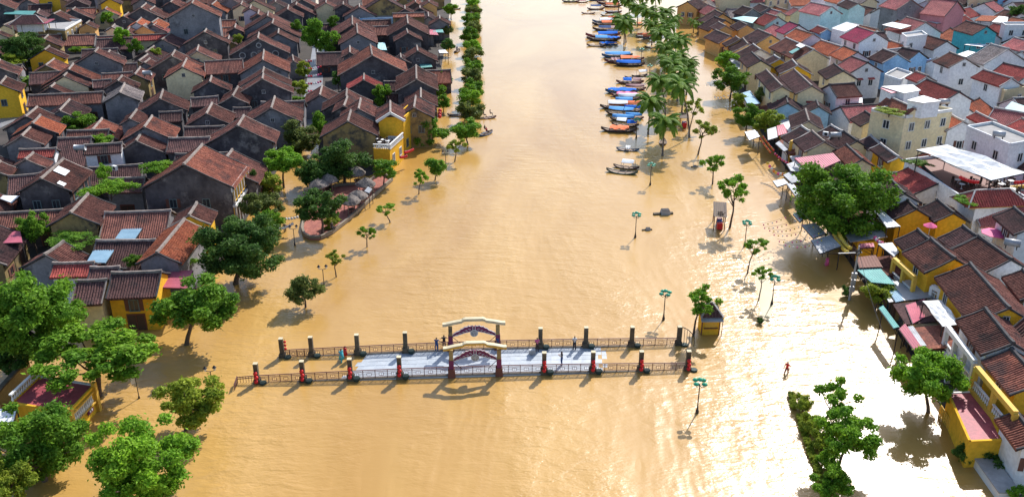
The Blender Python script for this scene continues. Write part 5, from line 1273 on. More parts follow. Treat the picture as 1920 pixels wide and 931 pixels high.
PALMS = [((1242, 292), (1246, 228), 34, 'nearest coconut palm standing apart in the flood with drooping fronds'), ((1215, 252), (1220, 190), 32, 'coconut palm directly beside the moored orange and blue boats'), ((1293, 258), (1276, 160), 34, 'tall coconut palm with a strongly leaning trunk'),
 ((1248, 225), (1238, 152), 30, 'coconut palm behind the two nearest palms'), ((1278, 215), (1284, 138), 28, 'coconut palm right of the leaning one'), ((1270, 190), (1264, 122), 28, 'coconut palm in the middle of the row beside the street lamp'), ((1240, 108), (1238, 62), 24, 'coconut palm behind the red-covered boats'),
 ((1262, 160), (1270, 105), 26, 'coconut palm on the street side of the row'), ((1282, 140), (1274, 78), 24, 'coconut palm facing the far shop fronts'), ((1170, 84), (1171, 42), 24, 'coconut palm pair crown beside the far blue boats'), ((1174, 80), (1166, 34), 22, 'coconut palm just left behind the palm pair'),
 ((1255, 100), (1252, 48), 22, 'coconut palm above the red boat covers'), ((1235, 70), (1232, 30), 21, 'coconut palm in the thick of the far palm grove'), ((1250, 62), (1248, 22), 20, 'coconut palm at the far right of the grove'), ((1215, 60), (1214, 20), 21, 'coconut palm in the far grove near the water gap'), ((1195, 50), (1196, 14), 20, 'coconut palm in the far grove left of the gap'), ((1180, 35), (1178, 0), 19, 'coconut palm at the far end of the grove, riverside'), ((1205, 25), (1204, -10), 18, 'coconut palm at the far end of the grove, middle'), ((1230, 25), (1228, -8), 18, 'coconut palm at the far end of the grove, street side'), ((1160, 20), (1158, -6), 18, 'coconut palm furthest up the river edge'),
 ((1262, 182), (1254, 112), 24, 'coconut palm squeezed in mid row, river side'), ((1287, 178), (1290, 118), 22, 'coconut palm squeezed in mid row, street side'), ((1246, 132), (1247, 88), 22, 'coconut palm between the lamp and the far grove'), ((1268, 122), (1264, 70), 21, 'coconut palm at the near street side of the far grove'), ((1264, 86), (1262, 36), 19, 'coconut palm on the street edge of the far grove'),
 ((1222, 85), (1221, 45), 20, 'coconut palm rising above the dark gap in the grove'), ((1300, 62), (1299, 40), 12, 'short palm beside the far shop fronts'), ((1308, 66), (1310, 46), 12, 'short palm right of the other short one'), ((56, 172), (54, 150), 17, 'banana palm with a yellow trunk beside the lane')]
for b_, c_, r, lab in PALMS: palm(lab, b_, c_, r, 22 if r > 15 else 12, 'coconut palms' if r > 17.5 else None)
# ---------------------------------------------------------------- boats
def hull_mesh(m, m2):
    """long river boat, unit length 1 along x, beam .19, upturned pointed ends; planked floor inside"""
    st = [i/14 for i in range(15)]; vs = []; fs = []; ring = 9
    for u in st:
        x = u-.5; b = .095*max(.015, math.sin(math.pi*min(1, max(0, u)))**.62); sh = .035+.11*abs(2*u-1)**2.6; kl = -.045+.13*abs(2*u-1)**3.2
        prof = [(-b, sh), (-b*.93, sh*.4), (-b*.6, kl*.75), (0, kl), (b*.6, kl*.75), (b*.93, sh*.4), (b, sh), (b*.82, sh-.004), (-b*.82, sh-.004)]
        vs += [(x, y, z) for y, z in prof]
    n = len(st)
    for i in range(n-1):
        for j in range(6): fs.append((i*ring+j, i*ring+j+1, (i+1)*ring+j+1, (i+1)*ring+j))
        fs.append((i*ring+6, i*ring+7, (i+1)*ring+7, (i+1)*ring+6)); fs.append((i*ring+8, i*ring, (i+1)*ring, (i+1)*ring+8))
    k = len(fs); o = len(vs)
    for u in st: x = u-.5; b = .08*max(.01, math.sin(math.pi*u)**.62); z = .012+.1*abs(2*u-1)**2.8; vs += [(x, -b, z), (x, b, z)]
    mb = MB(); mb.add(vs, fs); mb.mi = [0]*k
    f2 = [(o+2*i, o+2*i+1, o+2*i+3, o+2*i+2) for i in range(n-1)]
    f3 = [(i*ring+7, o+2*i+1, o+2*i+3, (i+1)*ring+7) for i in range(n-1)]+[(o+2*i, i*ring+8, (i+1)*ring+8, o+2*i+2) for i in range(n-1)]
    mb.f += f2+f3; mb.mi += [1]*(len(f2)+len(f3))
    return mb.mesh('hull', [m, m2])
HM = {k: hull_mesh(k, 'wood') for k in ('hull_dark', 'hull_red', 'hull_blue', 'hull_green')}
def boat(label, c_, lpx, ang, hull, covers=(), cat='boat', up=0.0, grp='moored river boats'):
    p = at(*c_); s = px(p)[2]; L_ = max(4.2, lpx/s); t = thing('river_boat', label, cat, (p.x, p.y, .02), ang, grp)
    wd = min(1.0, 8.5/L_)*1.85
    link('hull', HM[hull], t, None, None, (L_, L_*wd, L_*.85))
    b = .095*L_*wd
    for x in (-.3, -.1, .12, .3): MB().box((x*L_, 0, .045*L_), (.14, b*1.5, .05)).build('thwart', 'wood', t)
    for (u0, u1, m_, kind) in covers:
        vs = []; n, k = 8, 7
        for i in range(n+1):
            u = u0+(u1-u0)*i/n
            for j in range(k):
                a = -1+2*j/(k-1); bb = b*1.16*max(.25, math.sin(math.pi*(u+.5))**.6)
                if kind == 'arch': z = .05*L_+.55+.55*math.cos(a*1.35)-.1
                elif kind == 'roof': z = .05*L_+1.35-.32*abs(a)**1.3; bb *= 1.15
                else: z = .06*L_+.30+.2*math.cos(a*1.4)+.09*math.sin(i*1.9+j*.8)+(.14 if i % 3 == 1 else 0)
                vs.append((u*L_, a*bb, z))
        mb = MB(); q = len(vs); fs = [(i*k+j, (i+1)*k+j, (i+1)*k+j+1, i*k+j+1) for i in range(n) for j in range(k-1)]
        mb.add(vs+[(x, y, z-.05) for x, y, z in vs], fs+[tuple(q+e for e in reversed(f)) for f in fs]); mb.build('tarpaulin', m_, t, True)
        if kind in ('arch', 'roof'):
            for i in (0, n):
                for j in (0, k-1): v = vs[i*k+j]; MB().bar((v[0], v[1]*.92, .03*L_), (v[0], v[1]*.92, v[2]), .05).build('post', 'wood', t)
    return t
A1, A2 = -.06, -.12
BOATS = [
 ((1103, 26), 24, A2, 'hull_red', (), 'empty red boat lying alone furthest out in the river'), ((1117, 18), 30, 0, 'hull_red', ((-.3, .3, 'tar_navy', 'roof'),), 'red boat with a dark roof behind the lone empty boat'), ((1140, 30), 26, 0, 'hull_dark', (), 'slim dark boat just in front of the far palms'),
 ((1070, 4), 30, 0, 'hull_dark', ((-.35, .35, 'leaf_dark', 'flat'),), 'grey barge heaped with plants at the top of the river'), ((1092, 5), 18, .1, 'hull_red', ((-.3, .3, 'lpink', 'arch'),), 'small boat with a pink cover beside the plant barge'), ((1120, 1), 34, 0, 'hull_blue', ((-.4, .4, 'tar_navy', 'arch'),), 'dark blue covered boat at the very top of the river'), ((1140, 7), 40, 0, 'hull_red', ((-.35, .4, 'hull_red', 'roof'),), 'maroon roofed boat at the top near the palms'),
 ((1133, 42), 42, 0, 'hull_blue', ((-.2, .4, 'tar_white', 'arch'),), 'white-covered boat above the orange one near the far palm pair'), ((1135, 47), 46, 0, 'hull_dark', ((-.15, .3, 'tar_orange', 'arch'),), 'boat with an orange cover left of the far palm pair'), ((1136, 57), 46, -.05, 'hull_dark', ((-.28, .18, 'tar_navy', 'arch'), (.18, .45, 'hull_red', 'arch')), 'boat with a dark blue roof left of the far palm pair'),
 ((1130, 69), 60, .06, 'hull_red', ((-.15, .42, 'tar_blue', 'arch'),), 'long maroon boat with a blue cover along its rear half'), ((1132, 76), 60, -.03, 'hull_dark', ((-.25, .1, 'tar_lblue', 'arch'), (.1, .45, 'tar_blue', 'flat')), 'boat with pale and deep blue covers below the maroon one'), ((1118, 87), 34, -.22, 'hull_dark', (), 'open brown boat with bare benches'), ((1136, 85), 24, -.45, 'hull_blue', ((-.42, .42, 'tar_blue', 'flat'),), 'small boat fully wrapped in blue, left of its twin'), ((1146, 84), 24, -.45, 'hull_blue', ((-.42, .42, 'tar_blue', 'flat'),), 'small boat fully wrapped in blue, right of its twin'),
 ((1157, 107), 54, .02, 'hull_blue', ((-.4, .42, 'tar_lblue', 'arch'),), 'blue boat under a bright light blue cover'), ((1163, 117), 56, -.06, 'hull_red', ((-.3, .0, 'hull_red', 'flat'), (.0, .3, 'tar_orange', 'roof')), 'red boat with an orange roof rafted to a blue one'), ((1180, 123), 54, -.06, 'hull_dark', ((-.42, .35, 'tar_blue', 'arch'),), 'long boat wrapped in deep blue beside the orange-roofed boat'),
 ((1186, 145), 24, .3, 'hull_dark', (), 'small open wooden boat near the white-roofed one'), ((1199, 143), 26, .3, 'hull_dark', ((-.1, .45, 'tar_white', 'roof'),), 'wooden boat with a pale roof beside the lamp'), ((1181, 156), 48, -.06, 'hull_red', ((-.25, .05, 'tar_blue', 'arch'), (.1, .4, 'hull_red', 'arch')), 'boat with half blue and half dark red cover'),
 ((1166, 174), 58, -.05, 'hull_blue', ((-.42, .42, 'tar_blue', 'flat'),), 'long flat boat under a taut deep blue cover'), ((1172, 181), 50, -.08, 'hull_red', ((-.3, .4, 'lpink', 'flat'),), 'boat with a magenta edge between two blue ones'), ((1178, 186), 44, -.03, 'hull_dark', ((-.4, .42, 'tar_white', 'arch'),), 'boat under a greyish white cover near the palms'), ((1172, 193), 42, -.05, 'hull_blue', ((-.4, .3, 'tar_lblue', 'arch'),), 'boat with a light blue roof above the orange ones'),
 ((1182, 200), 40, .03, 'hull_red', ((-.35, .4, 'tar_orange', 'arch'),), 'boat under a plain orange cover beside the palm'), ((1156, 203), 58, -.05, 'hull_dark', ((-.26, .32, 'tar_white', 'roof'), (-.24, .32, 'tar_orange', 'arch')), 'boat with a white ridge over an orange cover'), ((1164, 215), 52, -.25, 'hull_dark', ((-.4, .1, 'tar_lblue', 'roof'), (.12, .42, 'tar_lblue', 'roof')), 'dark boat with two pale blue roofs'), ((1168, 226), 46, -.25, 'hull_dark', ((-.4, .42, 'tar_lblue', 'arch'),), 'boat under one pale blue cover below the two-roofed boat'), ((1172, 236), 48, -.25, 'hull_dark', ((-.3, .05, 'tar_white', 'roof'), (.08, .42, 'tar_blue', 'arch')), 'boat with a whitish front roof and a deep blue rear cover'),
 ((1160, 246), 62, -.13, 'hull_dark', ((-.25, .28, 'tar_orange', 'flat'),), 'dark boat with an orange tarpaulin slung across it, last of the raft'), ((1177, 282), 38, -.18, 'hull_blue', ((-.1, .1, 'tar_white', 'flat'),), 'lone open blue rowing boat beside the nearest palm'), ((1174, 315), 46, -.35, 'hull_dark', ((-.15, .3, 'tar_white', 'roof'),), 'dark boat with a white cloth roof, nearest moored pair'), ((1166, 324), 56, -.33, 'hull_green', (), 'open dark green boat moored in front of the white-roofed one'),
 ((1206, 70), 26, 0, 'hull_blue', ((-.42, .42, 'tar_orange', 'arch'),), 'red-orange covered boat behind the palm trunks, left one'), ((1217, 73), 24, -.1, 'hull_blue', ((-.42, .42, 'tar_orange', 'arch'),), 'red-orange covered boat behind the palm trunks, right one'), ((1194, 47), 18, 0, 'hull_dark', ((-.4, .4, 'tar_orange', 'flat'),), 'small red covered boat deep in the palm grove'), ((1222, 90), 20, -.4, 'hull_dark', (), 'dark open boat drawn up beneath the palms'), ((1243, 268), 26, 1.4, 'hull_dark', (), 'small dark boat tied to the nearest palm trunk'),
 ((1148, 13), 34, 0, 'hull_red', ((-.35, .35, 'tar_orange', 'arch'),), 'orange covered boat beside the maroon roofed one at the top'), ((1150, 24), 30, .05, 'hull_red', (), 'open red boat tucked against the far palms'), ((1150, 38), 30, 0, 'hull_red', ((-.3, .4, 'tar_orange', 'arch'),), 'red boat with an orange cover hidden against the far palm pair'), ((1148, 64), 34, .03, 'hull_red', ((-.3, .4, 'tar_navy', 'arch'),), 'dark covered red boat between the blue ones by the palm pair'), ((1186, 112), 40, 0, 'hull_red', ((-.4, .3, 'tar_orange', 'flat'),), 'red boat with a slack orange sheet behind the blue wrapped one'), ((1190, 168), 40, -.03, 'hull_red', ((-.4, .4, 'hull_red', 'arch'),), 'dark red covered boat nosed in under the palms'), ((1186, 208), 36, -.1, 'hull_blue', ((-.4, .4, 'tar_blue', 'arch'),), 'deep blue covered boat right of the two-roofed boat'), ((1188, 222), 34, -.2, 'hull_red', ((-.4, .4, 'tar_lblue', 'arch'),), 'pale blue covered red boat beside the riverside lamp'),
 ((911, 252), 26, .95, 'hull_blue', (), 'light blue rowing boat with two people near the left tree row'), ((912, 222), 30, .25, 'hull_red', (), 'brown rowing boat with passengers right of the tree row'), ((858, 217), 36, .02, 'hull_dark', (), 'slim dark boat among the left tree trunks'), ((857, 97), 20, 1.35, 'hull_dark', (), 'tiny boat seen end-on in the channel behind the tree row'), ((853, 18), 16, .2, 'hull_dark', (), 'tiny boat with one rower at the top of the left channel')]
for c_, l_, a_, h_, cv, lab in BOATS: boat(lab, c_, l_*1.08, a_, h_, cv)
# ---------------------------------------------------------------- people
def person(label, loc, rz, shirt, legs, pose='stand', hat=None, scale=1.0, skirt=False, holds=None):
    """body grown as one skin over a posed skeleton; shirt, trousers and hair are shells over parts of it"""
    V = {'pel': (0, 0, .95), 'wst': (0, 0, 1.10), 'chs': (0, .02, 1.32), 'nck': (0, .01, 1.48), 'hd0': (0, -.01, 1.56), 'hd1': (0, -.02, 1.68)}
    arms = {'stand': (((.19, .0, 1.40), (.25, .02, 1.14), (.24, -.06, .90), (.24, -.09, .80)), ((-.19, .0, 1.40), (-.25, .02, 1.14), (-.24, -.06, .90), (-.24, -.09, .80))),
            'phone': (((.19, 0, 1.40), (.24, -.04, 1.16), (.14, -.27, 1.24), (.08, -.33, 1.30)), ((-.19, 0, 1.40), (-.24, -.04, 1.16), (-.14, -.27, 1.24), (-.08, -.33, 1.30))),
            'lean': (((.19, -.05, 1.38), (.30, -.22, 1.18), (.34, -.42, 1.06), (.34, -.50, 1.03)), ((-.19, -.05, 1.38), (-.34, -.12, 1.22), (-.48, -.28, 1.10), (-.52, -.36, 1.06))),
            'walk': (((.19, 0, 1.40), (.24, .14, 1.16), (.22, .10, .92), (.22, .06, .84)), ((-.19, 0, 1.40), (-.24, -.12, 1.17), (-.22, -.26, .99), (-.21, -.32, .94)))}
    al, ar = arms.get(pose, arms['stand'])
    if pose == 'walk': ll, lr = ((.09, 0, .90), (.10, .08, .50), (.10, .30, .12), (.10, .16, .04)), ((-.09, 0, .90), (-.10, -.20, .52), (-.10, -.24, .09), (-.10, -.38, .03))
    elif pose == 'sit': ll, lr = ((.10, -.05, .90), (.13, -.45, .92), (.13, -.50, .50), (.13, -.64, .46)), ((-.10, -.05, .90), (-.13, -.45, .92), (-.13, -.50, .50), (-.13, -.64, .46))
    else: ll, lr = ((.09, 0, .90), (.11, -.03, .50), (.12, .03, .09), (.13, -.13, .03)), ((-.09, 0, .90), (-.11, -.03, .50), (-.12, .03, .09), (-.13, -.13, .03))
    names = list(V); co = [V[k] for k in names]; rad = [(.155, .11), (.135, .10), (.165, .115), (.055, .055), (.075, .085), (.085, .10)]; ed = [(i, i+1) for i in range(5)]; reg = ['leg', 'shirt', 'shirt', 'skin', 'skin', 'hair']
    for ch, att, rr, rg in ((al, 2, (.065, .045, .036, .042), ('shirt', 'skin', 'skin', 'skin')), (ar, 2, (.065, .045, .036, .042), ('shirt', 'skin', 'skin', 'skin')), (ll, 0, (.095, .068, .045, .045), ('leg', 'leg', 'leg', 'shoe')), (lr, 0, (.095, .068, .045, .045), ('leg', 'leg', 'leg', 'shoe'))):
        prev = att
        for p, r_, g in zip(ch, rr, rg): co.append(p); rad.append((r_, r_)); reg.append(g); ed.append((prev, len(co)-1)); prev = len(co)-1
        if rg[0] == 'shirt':       # five fingers fan from the hand
            h, e = Vector(ch[3]), (Vector(ch[3])-Vector(ch[2])).normalized(); sd = Vector((1, 0, 0)) if abs(e.x) < .8 else Vector((0, 1, 0))
            for f in range(5):
                o = (f-2)*.018; ln = (.055, .085, .095, .085, .065)[f]; tip = h+e*ln+sd*o*(1.8 if f else 3.0); co.append(tuple(tip)); rad.append((.009, .009)); reg.append('skin'); ed.append((prev, len(co)-1))
    me = bpy.data.meshes.new('body'); me.from_pydata(co, ed, []); ob = bpy.data.objects.new('body', me); col.objects.link(ob)
    sk = ob.modifiers.new('skin', 'SKIN'); sk.use_smooth_shade = True
    for i, r_ in enumerate(rad): me.skin_vertices[0].data[i].radius = r_
    me.skin_vertices[0].data[0].use_root = True
    ss = ob.modifiers.new('sub', 'SUBSURF'); ss.levels = 1; ss.render_levels = 1
    dg = bpy.context.evaluated_depsgraph_get(); m2 = bpy.data.meshes.new_from_object(ob.evaluated_get(dg)); bpy.data.objects.remove(ob)
    t = thing('person', label, 'person', loc, rz); t.scale = (scale,)*3
    m2.materials.clear(); m2.materials.append(M['skin']); m2.name = 'body'; body = link('body', m2, t)
    C = np.array(co)
    vs = np.array([v.co[:] for v in m2.vertices]); ns = np.array([v.normal[:] for v in m2.vertices])
    # nearest point along the bones decides what covers the skin
    seg = []; 
    for a, b in ed:
        for u in (0, .25, .5, .75, 1): seg.append((C[a]*(1-u)+C[b]*u, reg[b] if u > .45 else reg[a]))
    S = np.array([s[0] for s in seg]); R_ = [s[1] for s in seg]
    vr = [R_[int(np.argmin(((S-v)**2).sum(1)))] for v in vs]
    for part, m_, off, keys in (('shirt', shirt, .018, ('shirt',)), ('trousers', legs, .014, ('leg',)), ('hair', 'hair', .016, ('hair',)), ('shoe', 'iron', .01, ('shoe',))):
        fs = [tuple(p.vertices) for p in m2.polygons if sum(vr[i] in keys for i in p.vertices) >= len(p.vertices)*.5]
        if not fs: continue
        if part == 'hair': fs = [f for f in fs if np.mean([vs[i][1] for i in f]) > -.07 or np.mean([vs[i][2] for i in f]) > 1.70]
        used = sorted({i for f in fs for i in f}); mp = {i: k for k, i in enumerate(used)}
        MB().add([tuple(vs[i]+ns[i]*off) for i in used], [tuple(mp[i] for i in f) for f in fs]).build(part, m_, body, True)
    k = MB()
    for s in (-.035, .035): k.box((s, -.115, 1.655), (.022, .012, .012))
    k.box((0, -.125, 1.625), (.022, .03, .035)); k.box((0, -.112, 1.585), (.05, .012, .012)); k.build('face', 'hair', body)
    if hat: MB().lathe((0, -.02, 1.72), [(.24, -.02), (.12, .08), (.02, .17)], 12).build('conical_hat', hat, t)
    if skirt: MB().lathe((0, 0, .5), [(.30, 0), (.24, .35), (.22, .75)], 12).build('raincoat_skirt', shirt, t, True)
    return t
Z = lambda x: deckz((x-490)/790)
person('person in navy clothes leaning on the rear bridge railing left of the gate', at(819, 658, Z(819))+Vector((0, 0, 0)), math.pi-.2, 'tar_navy', 'tar_navy', 'lean')
person('person in a dark coat bent over the rear railing beside the gate', at(833, 653, Z(833)), math.pi+.2, 'iron', 'timber', 'lean')
person('person in a teal raincoat standing in shallow water on the bridge', at(641, 679, -.15), .6, 'T', 'T', 'walk', skirt=True)
person('child-sized person in a red raincoat behind the teal raincoat', at(648, 670, -.15), 2.4, 'lred', 'lred', 'stand', scale=.85, skirt=True)
person('person in a pink top beside a rear bridge pillar holding something', at(1007, 658, Z(1007)), .3, 'lpink', 'timber', 'phone')
person('person in a white shirt and black shorts at the rear railing', at(1077, 655, Z(1077)), .1, 'trimw', 'iron', 'phone')
person('person in dark clothes looking at a phone near the front railing', at(1053, 684, Z(1053)), -1.4, 'iron', 'tar_navy', 'phone')
person('small dark figure beside the rear gate column on the bridge', at(934, 655, Z(934)), .5, 'tar_navy', 'iron', 'stand')
person('person in red wading through the glittering flood', at(1474, 704, -.35), -.8, 'lred', 'hull_red', 'walk')
person('person in a pink raincoat wading beside the zinc awning', at(1549, 502, -.3), .4, 'lpink', 'lpink', 'stand', skirt=True)
person('person wading along the flooded street below the carved house', at(535, 438, -.3), .2, 'G', 'iron', 'walk')
person('second wading person close behind at the flooded street edge', at(524, 434, -.3), .4, 'timber2', 'iron', 'walk')
person('person in dark clothes sitting in the light blue rowing boat', at(909, 250, -.35), 2.2, 'iron', 'tar_navy', 'sit'); person('person in red seated in the light blue rowing boat', at(912, 254, -.35), 2.2, 'lred', 'timber', 'sit')
person('rower seated in the brown rowing boat, left of two', at(907, 223, -.35), 1.6, 'iron', 'timber', 'sit'); person('passenger seated in the brown rowing boat, right of two', at(919, 220, -.35), 1.6, 'timber2', 'iron', 'sit')
person('person in black sitting on the cafe wall under the banyan', at(623, 436, .2), .8, 'iron', 'iron', 'sit')
person('boatman in the tiny end-on boat behind the tree row', at(857, 98, -.35), 0, 'tar_navy', 'iron', 'sit'); person('rower in the tiny boat at the top of the left channel', at(853, 19, -.35), 1.5, 'iron', 'iron', 'sit')
# a white crate on the deck
t = thing('crate', 'pale crate left on the bridge deck beside the person in pink', 'crate', tuple(at(998, 663, Z(998)+.02)), .2); MB().box((0, 0, .25), (.6, .45, .5)).build('box', 'conc', t); MB().box((0, 0, .52), (.66, .5, .05)).build('lid', 'zinc', t)
# ---------------------------------------------------------------- lantern strings over the streets
LM_ = {k: lantern_mesh(.24, k) for k in ('lred', 'lpink', 'lyel', 'lor', 'lwhite')}
def string(label, p0, p1, z, cols, n, sag=.5, name='lantern_string', r=1.0):
    a_, b_ = at(*p0, z), at(*p1, z); t = thing(name, label, 'lanterns', (a_.x, a_.y, 0), 0, 'lantern strings over the streets')
    d = b_-a_; f = lambda u: Vector((d.x*u, d.y*u, z-sag*4*u*(1-u)))
    MB().tube([f(i/10) for i in range(11)], .02, 4).build('cord', 'iron', t)
    for i in range(n): v = f((i+.5)/n); link('lantern', LM_[cols[i % len(cols)]], t, (v.x, v.y, v.z-.26), None, (r, r, r))
S = [((1322, 156), (1352, 152), ['lwhite'], 4), ((1338, 178), (1360, 176), ['lwhite'], 4), ((1338, 181), (1375, 172), ['lwhite'], 6), ((1358, 198), (1385, 188), ['lwhite'], 5), ((1362, 203), (1388, 198), ['lwhite'], 5)]
for i, (a_, b_, c_, n) in enumerate(S): string(f'string of white paper lanterns over the right bank street, {ORDS[i]} from the far end', a_, b_, 3.5, c_, n, r=.6)
mc = ['lpink', 'lyel', 'lwhite', 'lpink', 'lyel']
for i, (a_, b_) in enumerate((((1428, 418), (1510, 380)), ((1430, 424), (1512, 398)), ((1440, 428), (1518, 412)), ((1448, 436), (1530, 420)), ((1458, 448), (1540, 432)), ((1470, 455), (1545, 445)))):
    string(f'pink and yellow lantern string by the zinc awnings, {ORDS[i]} from the top', a_, b_, 4.0, mc, 10, .7, r=.42)
for i, (a_, b_) in enumerate((((1424, 254), (1446, 284)), ((1430, 252), (1452, 280)))): string(f"row of orange lanterns along the shop eaves, {['left', 'right'][i]} of the two rows", a_, b_, 3.3, ['lor', 'lred', 'lor'], 11, .1, r=.62)
string('garland of mixed lanterns in front of the shops below the balcony house', (1438, 300), (1476, 322), 3, ['lyel', 'lpink', 'lwhite', 'lor'], 9, .9); string('row of pink lanterns under the narrow grey awning', (1452, 284), (1480, 304), 3, ['lpink', 'lred'], 8, .2, r=.7)
string('row of yellow lanterns hanging under the huge tree', (1564, 434), (1590, 470), 3.6, ['lyel'], 11, .3, r=1.1); string('row of yellow lanterns closer to the huge trunk', (1572, 432), (1596, 462), 3.9, ['lyel'], 9, .3, r=1.1); string('row of pink lanterns beside the yellow ones under the huge tree', (1640, 440), (1656, 452), 4, ['lpink', 'lwhite'], 5, .2)
string('red lantern row along the front of the white restaurant tarpaulin', (1800, 328), (1836, 338), 8.9, ['lred'], 8, .2); string('short red lantern row at the right end of the restaurant tarpaulin', (1902, 338), (1925, 336), 8.9, ['lred'], 4, .1)
string('red lanterns hanging on the river front of the brown-roofed houses', (825, 202), (824, 218), 3, ['lred'], 3, .1, r=1.6)
string('red lanterns outside the yellow house river front', (758, 283), (775, 277), 3.0, ['lred'], 7, .1); string('second bunch of red lanterns outside the yellow house', (750, 292), (763, 289), 2.6, ['lred'], 5, .1)
string('white bunting line across the flooded street, upper one', (522, 406), (560, 403), 2.6, ['lwhite'], 7, .2, r=.8); string('white bunting line across the flooded street, lower one', (520, 426), (550, 415), 2.6, ['lwhite'], 7, .2, r=.8)
for i in range(5): string(f'pale lanterns strung across the old town street, {ORDS[i]} row from the camera', (572, 168-i*14), (603, 164-i*14), 3.6, ['lwhite', 'lpink', 'lred', 'lwhite'], 7, .3)
# pink parasol and water tanks
def parasol(label, c_, z, r, m_):
    p = at(*c_, z+2.2); t = thing('parasol', label, 'parasol', (p.x, p.y, z)); MB().tube([(0, 0, 0), (0, 0, 2.3)], .04, 6).build('pole', 'trimw', t)
    for k in range(8):
        a, b = k*math.pi/4, (k+1)*math.pi/4; MB().add([(0, 0, 2.5), (r*math.cos(a), r*math.sin(a), 2.0), (r*math.cos(b), r*math.sin(b), 2.0), (0, 0, 2.44), (r*math.cos(a), r*math.sin(a), 1.94), (r*math.cos(b), r*math.sin(b), 1.94)], [(0, 1, 2), (5, 4, 3), (1, 4, 5, 2)]).build('canopy_panel', m_, t)
parasol('pink parasol in the yard beside the white house, right edge', cp('H', 1530, 395), 3.2, 1.7, 'lpink'); parasol('small pink parasol in front of the pediment house', cp('H', 775, 312), 2.5, .9, 'lpink')
def tank(label, c_, z, rz=0):
    p = at(*c_, z); t = thing('water_tank', label, 'water tank', tuple(p), rz, 'steel water tanks on roofs'); MB().tube([(-.9, 0, .75), (.9, 0, .75)], .45, 14).build('drum', 'zinc', t, True)
    for s in (-.6, .6): MB().box((s, 0, .2), (.1, .8, .4)).build('stand', 'iron', t)
tank('steel water tank on the roof beside the red lanterns house', cp('F', 1150, 130), 6); tank('steel water tank in the yard right of the big striped roof', cp('H', 1710, 590), 5.5, -.5); tank('steel water tank on the white block with dark windows', cp('I', 1560, 680), 9, -.4); tank('steel water tank among the left bank roofs', cp('d', 940, 900), 5.5); tank('steel water tank above the walled garden roofs', cp('a', 1720, 890), 6.5); tank('steel tank on the cream block roof', cp('I', 920, 300), 10)
for i, (c_, z) in enumerate(((cp('F', 1040, 90), 6.2), (cp('g', 1340, 240), 5.6))):
    p = at(*c_, z); t = thing('air_conditioner', 'white air-conditioning unit ' + ['on the dark roof by the lanterns', 'on the flat roof above the creeper'][i], 'air conditioner', tuple(p), -.6)
    MB().box((0, 0, .35), (.9, .4, .7)).build('casing', 'trimw', t); MB().tube([(.1, -.21, .35), (.1, -.24, .35)], .27, 14).build('fan_grille', 'iron', t)

# ---------------------------------------------------------------- low tiled outbuildings that fill the courts between the houses
def inside(p, poly):
    x, y = p; n = len(poly); c = False
    for i in range(n):
        (x0, y0), (x1, y1) = poly[i], poly[i-1]
        if (y0 > y) != (y1 > y) and x < (x1-x0)*(y-y0)/(y1-y0)+x0: c = not c
    return c
LEFT = [(-60, 560), (70, 520), (250, 545), (330, 505), (440, 400), (480, 340), (545, 250), (560, 170), (578, 90), (580, -25), (-60, -25)]
BLOCK_ = [(604, 300), (690, 310), (745, 285), (788, 225), (812, 165), (826, 90), (838, -25), (618, -25), (614, 90), (606, 180)]
RIGHT = [(1980, 860), (1860, 760), (1760, 600), (1660, 480), (1560, 380), (1490, 300), (1420, 210), (1370, 130), (1330, 60), (1320, -25), (1980, -25)]
LANE = [(60, 225), (150, 118), (172, 70), (200, 70), (190, 125), (165, 150), (120, 190), (20, 250), (-60, 280), (-60, 215)]
rf = random.Random(3); nf = 0
KEEP = {1, 2, 3, 4, 5, 6, 7, 8, 9, 10, 11, 12, 14, 16, 17, 18, 19, 20, 22, 25, 26, 27, 28, 31, 35, 36, 37, 39, 41, 42, 45, 46, 47, 48, 49, 50, 51, 52, 53, 54, 55, 56, 57, 58, 59, 60, 61, 62, 65, 66, 67, 69, 70, 71, 72, 73, 75, 76, 80, 81, 82, 83, 86, 89, 91, 92, 94, 95, 97, 98, 99, 101, 106, 107, 109, 110, 112, 113, 114, 115, 116, 117, 118, 121, 122, 124, 125, 126, 128, 129, 130, 131, 132, 134, 137, 138, 142, 143, 148, 154, 156, 163}      # the ones the photo's viewpoint can see
def free(x, y, m):
    for cx, cy, rx, ry, hl, hw in FOOT:
        dx, dy = x-cx, y-cy; u = abs(dx*rx+dy*ry)-hl; v = abs(-dx*ry+dy*rx)-hw
        if u < m and v < m: return False
    return True
yy = 95.0
